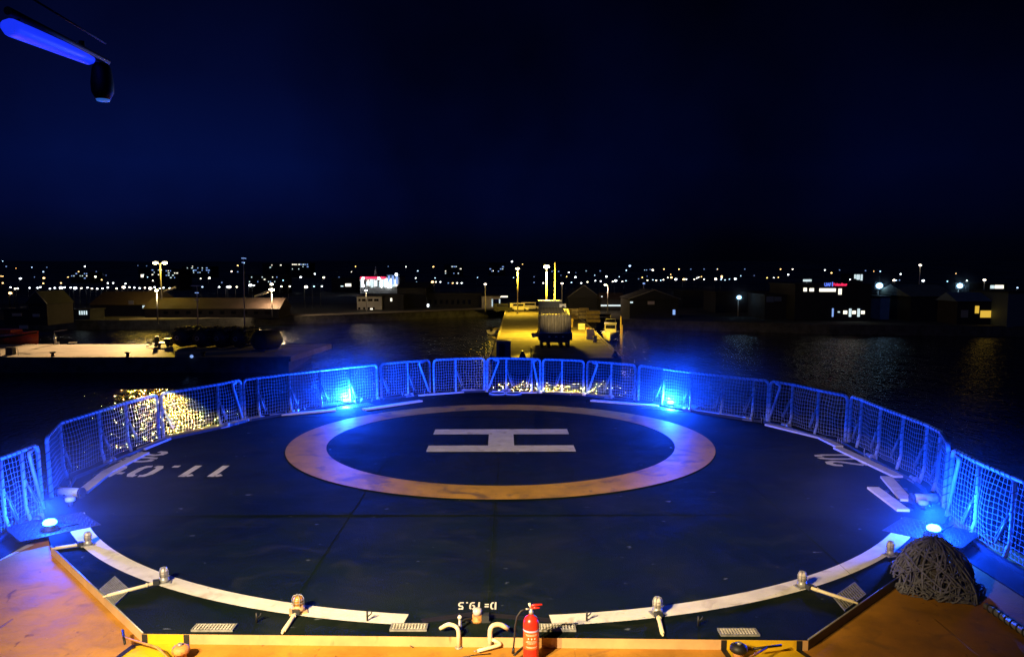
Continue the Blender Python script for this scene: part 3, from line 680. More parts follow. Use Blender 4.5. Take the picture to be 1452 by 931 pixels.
# ================================================================== harbour
wat = bpy.data.materials.new('harbour_water'); wat.use_nodes = True
nt = wat.node_tree; bs = nt.nodes['Principled BSDF']
bs.inputs['Base Color'].default_value = (.002, .004, .010, 1); bs.inputs['Roughness'].default_value = .02; bs.inputs['IOR'].default_value = 1.33
geo = nt.nodes.new('ShaderNodeNewGeometry')
mp = nt.nodes.new('ShaderNodeMapping'); mp.inputs['Scale'].default_value = (1.0, .36, 1); nt.links.new(geo.outputs['Position'], mp.inputs['Vector'])
n1 = nt.nodes.new('ShaderNodeTexNoise'); n1.inputs['Scale'].default_value = 2.4; n1.inputs['Detail'].default_value = 2; n1.inputs['Roughness'].default_value = .6
n2 = nt.nodes.new('ShaderNodeTexNoise'); n2.inputs['Scale'].default_value = .35; n2.inputs['Detail'].default_value = 2
for q in (n1, n2): nt.links.new(mp.outputs['Vector'], q.inputs['Vector'])
ad = nt.nodes.new('ShaderNodeMath'); ad.operation = 'MULTIPLY_ADD'; ad.inputs[1].default_value = 1.5
nt.links.new(n2.outputs['Fac'], ad.inputs[0]); nt.links.new(n1.outputs['Fac'], ad.inputs[2])
bp = nt.nodes.new('ShaderNodeBump'); bp.inputs['Strength'].default_value = 1.0; bp.inputs['Distance'].default_value = .27
nt.links.new(ad.outputs['Value'], bp.inputs['Height']); nt.links.new(bp.outputs['Normal'], bs.inputs['Normal'])
MB().poly([(-1500, -400, WZ), (1500, -400, WZ), (1500, 900, WZ), (-1500, 900, WZ)]).build('water', wat, kind='structure')

def slab(name, poly, z, m, mw):
    o = MB().prism(poly, WZ-2, z, bottom=False, top=False).build(name, mw, kind='structure')
    t = MB().poly([(p[0], p[1], z+.004) for p in poly]).build('paving', m, o)
    return o
slab('quay', [(-140, 94), (-26.5, 94), (-27.8, 110), (-140, 110.5)], QZ, M_conc, M_quaywall)
slab('pier', [(-2.4, 93), (12.9, 93), (14.6, 170), (-1.6, 214)], QZ, M_asph, M_quaywall)
slab('shore', [(-900, 160), (-70, 163), (-38, 183), (-1.5, 212), (15, 168), (60, 150), (110, 142), (700, 120), (1400, 900), (0, 1700), (-1400, 900)], QZ-.012, M_land, M_quaywall)
MB().prism([(-28.3, 95), (-26.3, 94.2), (-25, 110), (-27.6, 110)], QZ-.6, QZ+.06).build('quay_ramp', M_conc, kind='structure')
for (x0, y0, x1, y1) in ((-80, 162.2, -38.4, 182.4), (-38, 182.6, -2, 211)):
    a, b = Vector((x0, y0)), Vector((x1, y1)); d = b-a; nn = Vector((-d.y, d.x)).normalized()*7
    MB().poly([(a.x, a.y, QZ+.002), (b.x, b.y, QZ+.002), (b.x+nn.x, b.y+nn.y, QZ+.002), (a.x+nn.x, a.y+nn.y, QZ+.002)]).build('quay_apron', M_conc, kind='structure')

def terr(d): return QZ+max(0, (d-240))*.006+max(0, d-420)*.011+max(0, d-800)*.008
hm = MB(); ys = [205+30*i for i in range(44)]; xs = [-1300+50*i for i in range(53)]
vs = [[hm.b.verts.new((x, y, terr(y)+(0 if y < 300 else .8*math.sin(x*.011+y*.02)+.5*math.sin(x*.031))-.05)) for x in xs] for y in ys]
for i in range(len(ys)-1):
    for j in range(len(xs)-1): hm._f([vs[i][j], vs[i][j+1], vs[i+1][j+1], vs[i+1][j]], True)
hm.build('hills', M_hill, kind='structure')

# lamp posts with real light
def lamp_light(p, e, col, rad=.35, spot=None, par=None):
    l = bpy.data.lights.new('lamp_light', 'SPOT' if spot else 'POINT'); l.energy = e; l.color = col; l.shadow_soft_size = rad
    lo = bpy.data.objects.new('lamp_light', l); C.objects.link(lo); lo.parent = par
    lo.location = Vector(p)-(org(par) if par else Vector((0, 0, 0)))
    if spot:
        l.spot_size = math.radians(spot[1]); l.spot_blend = spot[2]
        lo.rotation_euler = (Vector(spot[0])-Vector(p)).to_track_quat('-Z', 'Y').to_euler()
    return lo
SOD = (1.0, .64, .035); WARM = (1.0, .78, .45)
def lamp_post(px, py, Y, lab, heads=((0, 0),), gm=None, e=0, col=SOD, r=.09, zb=QZ, hs=.28, rad=.4, name='lamp_post', down=0):
    t = far(px, py, Y); o = thing(name, lab, 'lamp post', (t.x, t.y, zb))
    MB().tube([(t.x, t.y, zb), (t.x, t.y, t.z-.1)], [r*1.4, r*.8], 10).build('pole', M_post, o)
    MB().lathe((t.x, t.y, zb), [(r*2.2, 0), (r*2.2, .12), (r*1.5, .16)], 12).build('foot', M_dark, o)
    for (dx, dy) in heads:
        h = t+Vector((dx, dy, 0))
        if dx or dy: MB().tube([t-Vector((0, 0, .3)), t+Vector((dx*.5, dy*.5, -.02)), h], r*.5, 6).build('arm', M_post, o)
        if gm: MB().ball(h-Vector((0, 0, .12)), hs, 2, (1.2, 1, .55)).build('lamp_head', gm, o); MB().box(h+Vector((0, 0, hs*.5)), (hs*2.2, hs*1.6, .08)).build('hood', M_dark, o)
        if e:
            lamp_light(h-Vector((0, -.0, .45+hs)), e/len(heads), col, rad, None, o)
            if down: lamp_light(h-Vector((0, -.0, .5+hs)), down, col, .3, (h-Vector((0, .01, 9)), 160, 1.0), o)
    return o
L1 = lamp_post(227, 372, 176, 'tall twin headed lamp post beyond the inner basin', ((-1.0, 0), (1.0, 0)), G_sod, 2500, SOD, .14, hs=.5, rad=1.2)
t1 = far(227, 372, 176)
lamp_light(t1+Vector((1.0, -.6, -.5)), 230000, SOD, .7, (t1+Vector((.41, -.91, -.165))*50, 10.5, .6), L1)
lamp_light(t1+Vector((1.0, -.6, -.5)), 1000000, (1.0, .60, .26), .5, ((-56, 100.5, QZ), 18, .75), L1)
L3 = lamp_post(775, 377, 127, 'brightest yellow lamp post behind the corrugated load on the pier', ((0, 0),), G_sod, 9000, SOD, .13, hs=.42, rad=1.0, down=50000)
lamp_light(far(775, 377, 127)-Vector((0, .6, .4)), 160000, SOD, .7, ((3.6, 74, WZ), 18, .35), L3)
lamp_post(734, 380, 186, 'yellow lamp post at the left root of the pier', ((0, 0),), G_sod, 3000, SOD, .12, hs=.36, rad=.8, down=24000)
lamp_post(787, 371, 130, 'bare unlit steel mast right of the brightest pier lamp', ((0, 0),), None, 0, r=.12)
lamp_post(688, 402, 196, 'short lamp post left of the pier root', ((0, 0),), G_ww, 0, r=.1)
lamp_post(797, 401, 205, 'short lamp post with pale head behind the timber stacks', ((0, 0),), G_ww, 0, r=.1)
lamp_post(862, 403, 190, 'lamp post lighting a low roof right of the pier', ((-.6, 0),), G_ww, 900, (1, .7, .5), r=.12)
lamp_post(913, 401, 185, 'pale lamp post behind the gabled harbour shed', ((0, 0),), G_dim, 0, r=.1)
lamp_post(385, 410, 172, 'lamp post with warm head and sloping boom over the rusty roof', ((0, 0),), G_sodw, 7000, (1, .68, .35), r=.1, hs=.5, rad=.8)
lamp_post(519, 411, 196, 'lamp post in front of the pale two storey office', ((0, 0),), G_w, 220, (1, .80, .45), r=.1, rad=.25)
lamp_post(222, 411, 150, 'shorter lamp post with warm head beside the twin headed one', ((0, 0),), G_sodw, 1500, WARM, r=.1)
lamp_post(1305, 375, 180, 'lone tall lamp post on the starboard shore', ((0, 0),), G_ww, 0, r=.12)
lamp_post(1396, 396, 176, 'lamp post between the blue white floodlight and the lit hut', ((0, 0),), G_ww, 0, r=.12)
# sloping boom lit by the lamp
a, b = far(361, 420.5, 170), far(383, 412, 170); o = tag(MB().tube([a, b], .22, 8).build('sloping_boom', M_boatw), 'pale sloping boom lit from the warm lamp over the rusty roof', 'boom')
a, b = far(232, 413, 174), far(249, 407, 174); o = tag(MB().tube([a, b], .18, 8).build('sloping_boom', M_boatw), 'pale sloping boom to the right of the twin headed lamp post', 'boom')
# masts
def mast(px, yt, yb, Y, lab, zb, cross=()):
    t, bt = far(px, yt, Y), far(px+2, yb, Y); o = thing('boat_mast', lab, 'mast', (bt.x, Y, bt.z))
    MB().tube([bt, t], [.10, .06], 8).build('spar', M_post, o)
    for (y, w, m) in cross:
        c_ = far(px, y, Y); MB().box(c_, (w, .12, .10)).build('crosstree', m, o)
mast(279, 405, 466, 112, 'thin mast with cross bar behind the black fenders', QZ, ((405, 1.7, M_boatw), (415, .5, G_dim), (425, .7, M_boatw)))
mast(345, 364, 466, 112, 'tallest thin blue mast behind the black fenders', QZ, ((366, .5, G_dim), (372, .4, G_dim)))

# left quay furniture
def fender():
    o = thing('yokohama_fender'.replace('yokohama', 'tyre'), 'x', 'fender', (0, 0, 0), 'black fenders in a row on the quay')
    Lh, R_ = 2.6, 1.28
    prof = [(.05, -Lh), (.5, -Lh+.05), (1.0, -Lh+.35), (R_, -Lh+.9), (R_, Lh-.9), (1.0, Lh-.35), (.5, Lh-.05), (.05, Lh)]
    MB().lathe((0, 0, R_+.1), prof, 24, (0, 1, 0)).build('bladder', M_rub, o)
    ty = MB()
    for j in range(6):
        for k in range(9):
            t = k*2*math.pi/9+.3*(j % 2); yv = -Lh+.75+j*.72; u = Vector((math.cos(t), 0, math.sin(t))); cc = Vector((0, yv, R_+.1))+u*(R_+.02)
            if cc.z < .4: continue
            w = Vector((0, 1, 0)); e_ = u.cross(w)
            ty.tube([cc+(w*math.cos(q*.7854)+e_*math.sin(q*.7854))*.24 for q in range(8)], .085, 6, closed=True)
    ty.build('tyre_net', M_rub, o)
    ch = MB()
    for k in range(9):
        t = k*2*math.pi/9+.15; u = Vector((math.cos(t), 0, math.sin(t)))
        ch.tube([Vector((0, -Lh+.5+q*.86, R_+.1))+u*(R_+.10+.02*(q % 2)) for q in range(6)], .035, 5)
    ch.build('chain', M_galv, o)
    MB().tube([Vector((.25*math.cos(q*.7854), -Lh-.02, R_+.1+.25*math.sin(q*.7854))) for q in range(8)], .07, 6, closed=True).build('towing_ring', M_galv, o)
    return o
f0 = fender(); ff = [(259, 494, 'leftmost black tyre covered fender, next to the small dark trolley'), (287, 495, 'second black tyre covered fender from the trolley'), (314, 495, 'third black tyre covered fender from the trolley'), (340, 495.5, 'fourth black tyre covered fender, touching the smooth one')]
for i, (px, py, lab) in enumerate(ff):
    p = at(px, py, QZ); q = f0 if i == 0 else dup(f0)
    q.location = (p.x, p.y+2.6, QZ+.005); q.rotation_euler = (0, 0, -.30+.03*i); q['label'] = lab
p = at(372, 499, QZ); o = thing('smooth_fender', 'smooth black fender lying at the pointed end of the quay', 'fender', (p.x, p.y+2, QZ))
ax = Vector((.45, 1, 0)).normalized()
MB().lathe(p+Vector((0, 2, 1.35)), [(.1, -2.2), (.9, -2.0), (1.3, -1.4), (1.3, 1.4), (.9, 2.0), (.1, 2.2)], 24, ax).build('bladder', M_rub, o)
MB().box(p+Vector((0, 2, .09)), (2.2, 3.4, .16), -.42).build('cradle', M_dark, o)
p = at(232, 491, QZ); o = thing('flat_trolley', 'small dark trolley at the left end of the fender row', 'trolley', p)
MB().box(p+Vector((0, 0, .5)), (2.2, 1.3, .15)).box(p+Vector((-.9, 0, .95)), (.1, 1.2, .8)).box(p+Vector((.6, .2, .85)), (.8, .8, .5)).build('frame', M_dark, o)
for sx in (-.8, .8):
    for sy in (-.5, .5): MB().lathe(p+Vector((sx, sy, .25)), [(.25, -.07), (.25, .07)], 14, (0, 1, 0)).build('wheel', M_rub, o)
MB().tube([p+Vector((-1.1, -.3, .45)), p+Vector((-1.9, -.5, .12)), p+Vector((-2.1, -.5, .12))], .06, 6).build('drawbar', M_galv, o)
for px, lab in ((75, 'small mooring bollard at the quay edge below the white davit'), (181, 'small mooring bollard at the quay edge left of the fenders'), (288, 'small mooring bollard at the quay edge in front of the fenders')):
    p = at(px, 505, QZ); o = thing('mooring_bollard', lab, 'bollard', p, 'mooring bollards along the quay edge')
    MB().lathe(p, [(.20, 0), (.17, .35)], 14).build('shaft', M_black, o); MB().lathe(p, [(.18, .351), (.34, .42), (.34, .52), (.2, .56)], 14).build('head', M_black, o)
p = at(272, 506.2, QZ); tag(MB().ball(p+Vector((0, -.05, .1)), .2, 2).build('edge_marker', G_dim), 'tiny pale marker light on the quay edge', 'marker')
p = at(79, 487.5, QZ); o = thing('mooring_davit', 'small white davit post with a thin arm at the back of the quay', 'davit', p)
MB().tube([p, p+Vector((-.1, 0, 1.2))], .16, 10).build('post', M_boatw, o); MB().tube([p+Vector((-.1, 0, 1.2)), p+Vector((-.12, 0, 1.75)), p+Vector((1.6, .2, 2.0))], .05, 6).build('arm', M_galv, o); MB().box(p+Vector((.4, -.1, .15)), (.25, .25, .3)).build('cleat', M_boatw, o)
p = at(103, 487, QZ); tag(MB().box(p+Vector((0, 0, .1)), (1.0, .8, .03), .3).box(p+Vector((0, 0, .17)), (1.0, .8, .03), .3).box(p+Vector((-.3, 0, .13)), (.1, .7, .06), .3).box(p+Vector((.3, 0, .13)), (.1, .7, .06), .3).build('loading_pallet', M_boatw), 'pale pallet lying at the back of the quay', 'pallet')
p = at(13, 503, QZ); o = thing('utility_cabinet', 'dark utility cabinet with hoop guards at the left quay edge', 'cabinet', p)
MB().box(p+Vector((0, .4, .45)), (.85, .6, .9)).build('body', M_dark, o)
for s in (-.75, .75): MB().tube([p+Vector((s-.35, 0, 0)), p+Vector((s-.35, 0, .8)), p+Vector((s+.35, 0, .8)), p+Vector((s+.35, 0, 0))], .05, 6).build('guard', M_galv, o)

def boat_hull(mb, L, W, H, z0, bow=1):
    secs = []
    for i in range(9):
        u = i/8; w = W/2*(1-max(0, (u-.55)/.45)**2.2); w = max(w, .02); sh = H*(1+.25*u*u)
        x = bow*(u-.5)*L
        secs.append([Vector((x, -w, z0+sh)), Vector((x-bow*.1*u, -w*.8, z0+.3*H)), Vector((x-bow*.25*u, 0, z0)), Vector((x-bow*.1*u, w*.8, z0+.3*H)), Vector((x, w, z0+sh))])
    V = [[mb.b.verts.new(v) for v in s_] for s_ in secs]
    for a, b in zip(V, V[1:]):
        for k in range(4): mb._f([a[k], a[k+1], b[k+1], b[k]], True)
        mb._f([a[4], a[0], b[0], b[4]])
    mb._f(V[0]); mb._f(V[-1][::-1])
    return mb
c_ = far(4, 487, 113); root = thing('rescue_boat', 'orange rescue boat with pointed bow moored behind the quay', 'boat', (0, 0, 0))
mb = boat_hull(MB(), 11, 3.4, 1.75, 0); mb.build('hull', M_orange, root)
MB().prism([(-3.2, -1.2), (2.2, -1.2), (3.2, 0), (2.2, 1.2), (-3.2, 1.2)], 1.5, 2.45).build('canopy', M_orange, root)
MB().tube([(-5.4, -1.72, 1.3), (0, -1.74, 1.35), (3, -1.35, 1.6), (5.3, -.1, 2.0)], .11, 6).build('fender_rail', M_rub, root)
MB().box((-1, -1.22, 2.0), (3.2, .06, .35)).build('window', M_glass, root)
root.location = (c_.x-.9, 114, WZ+1.2)

# pier: corrugated load on trailer
X0, X1 = far(765, 480, 104.5).x, far(810, 480, 104.5).x; Yf = 104.5; xc = (X0+X1)/2; w = X1-X0
o = thing('corrugated_load', 'tall khaki corrugated steel load on a dark trailer at the middle of the pier', 'trailer load', (xc, Yf, QZ))
z0 = QZ+2.05; zt = QZ+4.55
cor = MB(); nn_ = 108; pr = []
for (zz, yy_) in ((z0, Yf), (zt-.55, Yf+.1), (zt-.15, Yf+.5), (zt+.35, Yf+3.0), (zt+.55, Yf+6.0)):
    row = []
    for i in range(nn_+1):
        u = i/nn_; dp = .15*math.cos(u*9*2*math.pi); k = 1-.03*(zz-z0)
        row.append(cor.b.verts.new((xc+(u-.5)*w*k, yy_-dp*(1 if zz < zt-.2 else .1), zz+(dp*.12 if zz > zt-.3 else 0))))
    pr.append(row)
for a, b in zip(pr, pr[1:]):
    for i in range(nn_): cor._f([a[i], a[i+1], b[i+1], b[i]])
cor.build('corrugated_skin', M_tarp, o)
MB().box((xc-w/2+.04, Yf+3.1, (z0+zt)/2-.1), (.07, 5.9, zt-z0-.3)).box((xc+w/2-.04, Yf+3.1, (z0+zt)/2-.1), (.07, 5.9, zt-z0-.3)).build('side_panel', M_black, o)
MB().box((xc-.45, Yf+6.5, QZ+4.0), (w*.75, .3, 3.9)).build('headboard', M_black, o)
MB().box((xc-.45, Yf+6.3, QZ+6.0), (w*.78, .5, .16)).build('headboard_cap', M_boatw, o)
MB().box((X1-.75, Yf+6.2, QZ+5.1), (.9, .12, .9)).build('winch_plate', M_boatw, o)
MB().lathe((X1-.7, Yf+6.1, QZ+5.1), [(.22, 0), (.22, .1)], 14, (0, -1, 0)).build('winch_drum', M_black, o)
MB().box((xc, Yf+3.1, QZ+1.55), (w*1.06, 6.4, .95)).box((xc, Yf+.2, QZ+1.0), (w*.9, .3, .5)).build('trailer_bed', M_black, o)
MB().box((xc, Yf-.12, z0+.02), (w*1.03, .12, .10)).build('sill_beam', M_galv, o)
for sx in (-.42, -.2, .2, .42):
    for sy in (.8, 2.2, 4.6): MB().lathe((xc+sx*w, Yf+sy, QZ+.56), [(.54, -.16), (.56, -.1), (.56, .1), (.54, .16)], 18, (1, 0, 0)).build('wheel', M_rub, o)
for k in range(4): MB().tube([(X0-.1, Yf+.5+k*1.5, QZ+1.6), (X0-.95, Yf+.4+k*1.5, QZ+1.5)], .12, 6).build('side_arm', M_galv, o)
for k in range(3): MB().box((xc-.8+k*.9, Yf-.16, QZ+1.55), (.28, .04, .12)).build('marker_plate', M_boatw, o)
# timber stacks
def stack(px, py, Y0, nl, w_, lab, rz=0, m=M_wood, dep=2.4):
    p = at(px, py, QZ); o = thing('timber_stack', lab, 'timber stack', p, 'timber stacks on the pier')
    for k in range(nl):
        dx = random.uniform(-.12, .12)
        pk = MB(); z_ = QZ+.12+k*.78
        nb = 9
        for j in range(nb): 
            for r_ in range(3): pk.box((p.x+dx+((j+.5)/nb-.5)*w_, p.y, z_+.3+(r_-1)*.2), (w_/nb*.94, dep*random.uniform(.96, 1.0), .185), rz if False else 0)
        pk.build('timber_pack', m, o)
        br = MB()
        for s in (-.35, .35): br.box((p.x+dx+s*w_, p.y, z_-.06), (.12, dep, .11))
        br.build('bearer', M_dark, o)
stack(812, 453, 0, 3, 2.2, 'leftmost yellow timber stack beside the corrugated load')
stack(827, 452, 0, 3, 1.9, 'middle tall yellow timber stack on the pier')
stack(841, 457, 0, 3, 2.5, 'nearest yellow timber stack leaning toward the white boat')
stack(857, 455, 0, 2, 2.3, 'dark unlit timber stack at the pier edge', m=M_bld2)  # lack of lamplight on this stack put into its dark colour
p = at(714, 507, QZ); o = thing('pier_hut', 'dark green box hut at the near left corner of the pier', 'hut', p); 
MB().box(p+Vector((0, .8, .95)), (1.7, 1.5, 1.9)).build('wall', M_dark, o); MB().box(p+Vector((0, .8, 1.95)), (1.85, 1.65, .12)).build('roof', M_conc, o); MB().box(p+Vector((-.2, .04, .85)), (.7, .04, 1.6)).build('door', M_bld, o)
p = at(753, 508, QZ); tag(MB().tube([p, p+Vector((0, 0, 1.3))], .06, 8).lathe(p, [(.15, 0), (.15, .08)], 10).build('pier_post', M_black), 'thin black post at the near edge of the pier', 'post')
for px, py, lab in ((741, 507, 'small dark mooring bollard near the thin black post'), (872, 506, 'triangular bollard at the near right corner of the pier')):
    p = at(px, py, QZ); o = thing('pier_bollard', lab, 'bollard', p); MB().lathe(p, [(.45, 0), (.35, .3), (.12, .75)], 8).build('shaft', M_dark, o); MB().lathe(p, [(.2, .751), (.2, .82)], 10).build('head', M_galv, o)
for k, (fx_, fy_) in enumerate(((13.0, 97), (13.15, 104), (13.4, 111), (13.55, 119), (-2.5, 98), (-2.42, 107), (-2.3, 118), (-2.2, 130))):
    o = thing('tyre_fender', f'black tyre hanging on the {"right" if fx_ > 0 else "left"} side of the pier, number {k % 4+1} from its near corner', 'tyre', (fx_, fy_, QZ-.7), 'tyres hanging along the pier')
    MB().tube([(fx_+(.1 if fx_ > 0 else -.1), fy_+.42*math.cos(q*.5236), QZ-.7+.42*math.sin(q*.5236)) for q in range(12)], .15, 8, closed=True).build('tyre', M_rub, o)
    MB().tube([(fx_+(.1 if fx_ > 0 else -.1), fy_, QZ-.4), (fx_+(.05 if fx_ > 0 else -.05), fy_, QZ+.03)], .03, 5).build('chain', M_dark, o)
for k in range(9):
    y = 97+k*8.5; MB().box((5.6+.004*(y-93), y, QZ+.006), (14.6, .07, .006)).build('expansion_joint', M_dark, bpy.data.objects['pier'])
def crates(x, y, n, lab, m):
    o = thing('crate_stack', lab, 'crate stack', (x, y, QZ), 'crates and drums along the right side of the pier')
    for k in range(n):
        c_ = MB(); z_ = QZ+.02+k*.52; dx = random.uniform(-.08, .08)
        c_.box((x+dx, y, z_+.03), (1.15, .8, .05)).box((x+dx-.55, y, z_+.27), (.06, .8, .44)).box((x+dx+.55, y, z_+.27), (.06, .8, .44)).box((x+dx, y-.38, z_+.27), (1.04, .05, .44)).box((x+dx, y+.38, z_+.27), (1.04, .05, .44)).box((x+dx, y, z_+.44), (1.02, .68, .04))
        c_.build('crate', m, o)
crates(11.6, 118, 3, 'tall stack of three pale crates beside the white work boat', M_boatw); crates(12.2, 124.5, 2, 'stack of two timber crates on the pier behind the three pale crates', M_wood)
crates(12.0, 137, 2, 'stack of two pale crates near the timber stacks', M_boatw); crates(10.4, 143, 3, 'stack of three timber crates in front of the timber stacks', M_wood)
for k, (x, y, lab) in enumerate(((11.8, 113, 'steel drum nearest the right front corner of the pier'), (12.4, 130, 'steel drum on the pier beside the wheelhouse of the white boat'), (11.0, 149, 'steel drum on the pier just before the nearest yellow timber stack'))):
    o = thing('steel_drum', lab, 'drum', (x, y, QZ), 'crates and drums along the right side of the pier')
    MB().lathe((x, y, QZ), [(.3, .0), (.3, .28), (.315, .3), (.3, .32), (.3, .58), (.315, .6), (.3, .62), (.3, .88)], 18).build('barrel', M_orange if k == 1 else M_galv, o); MB().lathe((x, y, QZ), [(.28, .881), (.28, .9)], 16).build('lid', M_dark, o)
for (y, h_, lab) in ((110, 1.6, 'thin mooring pole right of the white boat, nearest the pier corner'), (116, 2.6, 'tall thin mooring pole standing right of the white boat')):
    tag(MB().tube([(17.2+(y-110)*.1, y+14, WZ-1), (17.2+(y-110)*.1, y+14, QZ+h_)], .11, 8).lathe((17.2+(y-110)*.1, y+14, QZ+h_), [(.14, 0), (.05, .15)], 8).build('mooring_pole', M_wood), lab, 'pole')
# edge kerb of the pier
mb = MB()
for (a, b) in (((-2.25, 93.2), (-1.5, 205)), ((12.75, 93.2), (14.4, 166))):
    d = Vector(b)-Vector(a); mb.box(((a[0]+b[0])/2, (a[1]+b[1])/2, QZ+.11), (d.length, .28, .2), math.atan2(d.y, d.x))
pk_ = mb.build('kerb', M_conc, bpy.data.objects['pier'])
# white work boat
root = thing('work_boat', 'small white work boat with wheelhouse moored right of the pier', 'boat', (0, 0, 0))
boat_hull(MB(), 8, 2.9, 1.4, 0).build('hull', M_boatw, root)
MB().box((.4, 0, 2.2), (2.4, 1.9, 1.5)).build('wheelhouse', M_boatw, root); MB().box((.4, 0, 3.0), (2.7, 2.1, .1)).build('roof', M_boatw, root)
MB().box((1.62, 0, 2.45), (.04, 1.6, .6)).build('windscreen', M_glass, root); MB().box((.4, .97, 2.45), (1.8, .04, .55)).box((.4, -.97, 2.45), (1.8, .04, .55)).build('side_window', M_glass, root)
MB().tube([(.2, -.8, 3.05), (.2, -.8, 3.7), (.2, .8, 3.7), (.2, .8, 3.05)], .05, 6).tube([(.2, 0, 3.7), (.2, 0, 4.4)], .04, 6).build('gantry', M_galv, root)
MB().tube([(3.7, 0, 2.3), (2.4, 1.1, 2.2), (1.4, 1.25, 2.1)], .035, 6).tube([(3.7, 0, 2.3), (2.4, -1.1, 2.2), (1.4, -1.25, 2.1)], .035, 6).build('bow_rail', M_galv, root)
c_ = far(864, 480, 136); root.location = (c_.x+.2, 136, WZ+.05); root.rotation_euler = (0, 0, -math.pi/2-.15)
# rubbly dinghy left of pier
root = thing('open_dinghy', 'small grey open boat moored left of the pier', 'boat', (0, 0, 0))
boat_hull(MB(), 5, 2.0, .8, 0).build('hull', M_boatw, root); MB().box((-.5, 0, .95), (.5, 1.7, .06)).box((.8, 0, 1.0), (.5, 1.4, .06)).build('thwart', M_wood, root); MB().box((-2.45, 0, 1.0), (.4, .4, .8)).build('outboard', M_black, root)
c_ = far(704, 463, 150); root.location = (c_.x, 150, WZ+.1); root.rotation_euler = (0, 0, 1.2)
# parked vans at root of the pier
def van(px, py, lab, m, rz=0):
    p = at(px, py, QZ); root = thing('parked_van', lab, 'van', p); root.rotation_euler = (0, 0, rz); root.location = (0, 0, 0)
    MB().prism([(-2.3, -.95), (2.3, -.95), (2.3, .95), (-2.3, .95)], .35, 1.05).prism([(-2.25, -.9), (1.3, -.9), (1.3, .9), (-2.25, .9)], 1.051, 2.0).build('body', m, root)
    MB().box((1.32, 0, 1.4), (.05, 1.5, .5)).box((-.2, -.915, 1.55), (2.6, .03, .5)).box((-.2, .915, 1.55), (2.6, .03, .5)).build('window', M_glass, root)
    for sx in (-1.45, 1.45):
        for sy in (-.85, .85): MB().lathe((sx, sy, .34), [(.32, -.1), (.34, -.06), (.34, .06), (.32, .1)], 14, (0, 1, 0)).build('wheel', M_rub, root)
    for sy in (-.6, .6): MB().box((2.31, sy, .75), (.04, .3, .16)).build('headlight', M_galv, root)
    root.location = p
van(736, 441, 'white van parked under the lamp at the pier root', M_boatw); van(752, 439.5, 'yellow lit white van parked behind the corrugated load', M_boatw, .1); van(713, 442, 'dark van parked before the lit doorway', M_bld, .05)

# ------------------------------------------------------------------ buildings
def bldg(name, lab, x0, x1, yt, Y, dep=10, m=M_bld, roof='flat', mr=M_roof, wins=(), zb=None, ridge=2.0, cat='building', extra=None):
    a, b = far(x0, yt, Y), far(x1, yt, Y); zt_ = a.z; zb_ = (terr(Y) if Y > 240 else QZ)-.2 if zb is None else zb
    o = thing(name, lab, cat, ((a.x+b.x)/2, Y, zb_))
    MB().prism([(a.x, Y), (b.x, Y), (b.x, Y+dep), (a.x, Y+dep)], zb_, zt_).build('wall', m, o)
    e = .35; X_0, X_1 = a.x-e, b.x+e
    if roof == 'flat': MB().box(((a.x+b.x)/2, Y+dep/2, zt_+.13), (b.x-a.x+.5, dep+.5, .25)).build('roof', mr, o)
    elif roof == 'side':      # ridge across the view, slope facing the camera
        r = MB(); A = [(X_0, Y-e, zt_), (X_1, Y-e, zt_), (X_1, Y+dep/2, zt_+ridge), (X_0, Y+dep/2, zt_+ridge), (X_1, Y+dep+e, zt_), (X_0, Y+dep+e, zt_)]
        v = [r.b.verts.new(q) for q in A]; 
        for f in ((0, 1, 2, 3), (3, 2, 4, 5), (1, 4, 2), (0, 3, 5), (0, 5, 4, 1)): r._f([v[i] for i in f])
        r.build('roof', mr, o)
    else:                     # gable facing the camera
        xm = (a.x+b.x)/2; r = MB(); v = [r.b.verts.new(q) for q in ((X_0, Y-e, zt_), (xm, Y-e, zt_+ridge), (X_1, Y-e, zt_), (X_0, Y+dep, zt_), (xm, Y+dep, zt_+ridge), (X_1, Y+dep, zt_))]
        for f in ((0, 2, 1), (3, 4, 5), (0, 1, 4, 3), (1, 2, 5, 4), (0, 3, 5, 2)): r._f([v[i] for i in f])
        r.build('roof', mr, o)
        gt = MB(); gt.tube([(X_0, Y-e-.05, zt_+.05), (xm, Y-e-.05, zt_+ridge+.08), (X_1, Y-e-.05, zt_+.05)], .09, 6); gt.build('bargeboard', M_galv, o)
    for (wx0, wy0, wx1, wy1, wm) in wins:
        p, q = far(wx0, wy0, Y-.06), far(wx1, wy1, Y-.06)
        wd = MB().box(((p.x+q.x)/2, Y-.05, (p.z+q.z)/2), (abs(q.x-p.x), .06, abs(p.z-q.z))).build('window', wm, o)
    return o
# near sheds, left to centre
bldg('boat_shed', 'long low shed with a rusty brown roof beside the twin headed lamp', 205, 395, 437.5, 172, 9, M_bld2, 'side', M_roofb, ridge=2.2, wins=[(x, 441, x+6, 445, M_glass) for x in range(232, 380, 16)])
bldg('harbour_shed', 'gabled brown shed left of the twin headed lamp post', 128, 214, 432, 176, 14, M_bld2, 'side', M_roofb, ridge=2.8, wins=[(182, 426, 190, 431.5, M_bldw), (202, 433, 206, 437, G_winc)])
bldg('crane_shed', 'dark shed on the far left with a lit gable slit', 40, 66, 431, 150, 9, M_bld2, 'gable', M_roof, ridge=2.4, wins=[(52, 423, 58, 430, G_yelpan), (46, 445, 56, 449, M_bldw)])
bldg('kiosk', 'small kiosk with a warm lit shop front behind the orange boat', 5, 40, 440, 150, 6, M_bld, 'flat', M_roof, wins=[(17, 444, 31, 448, mat('lit_kiosk_panel', (.6, .45, .3), .6)), (27, 461, 40, 466, M_bldw)])
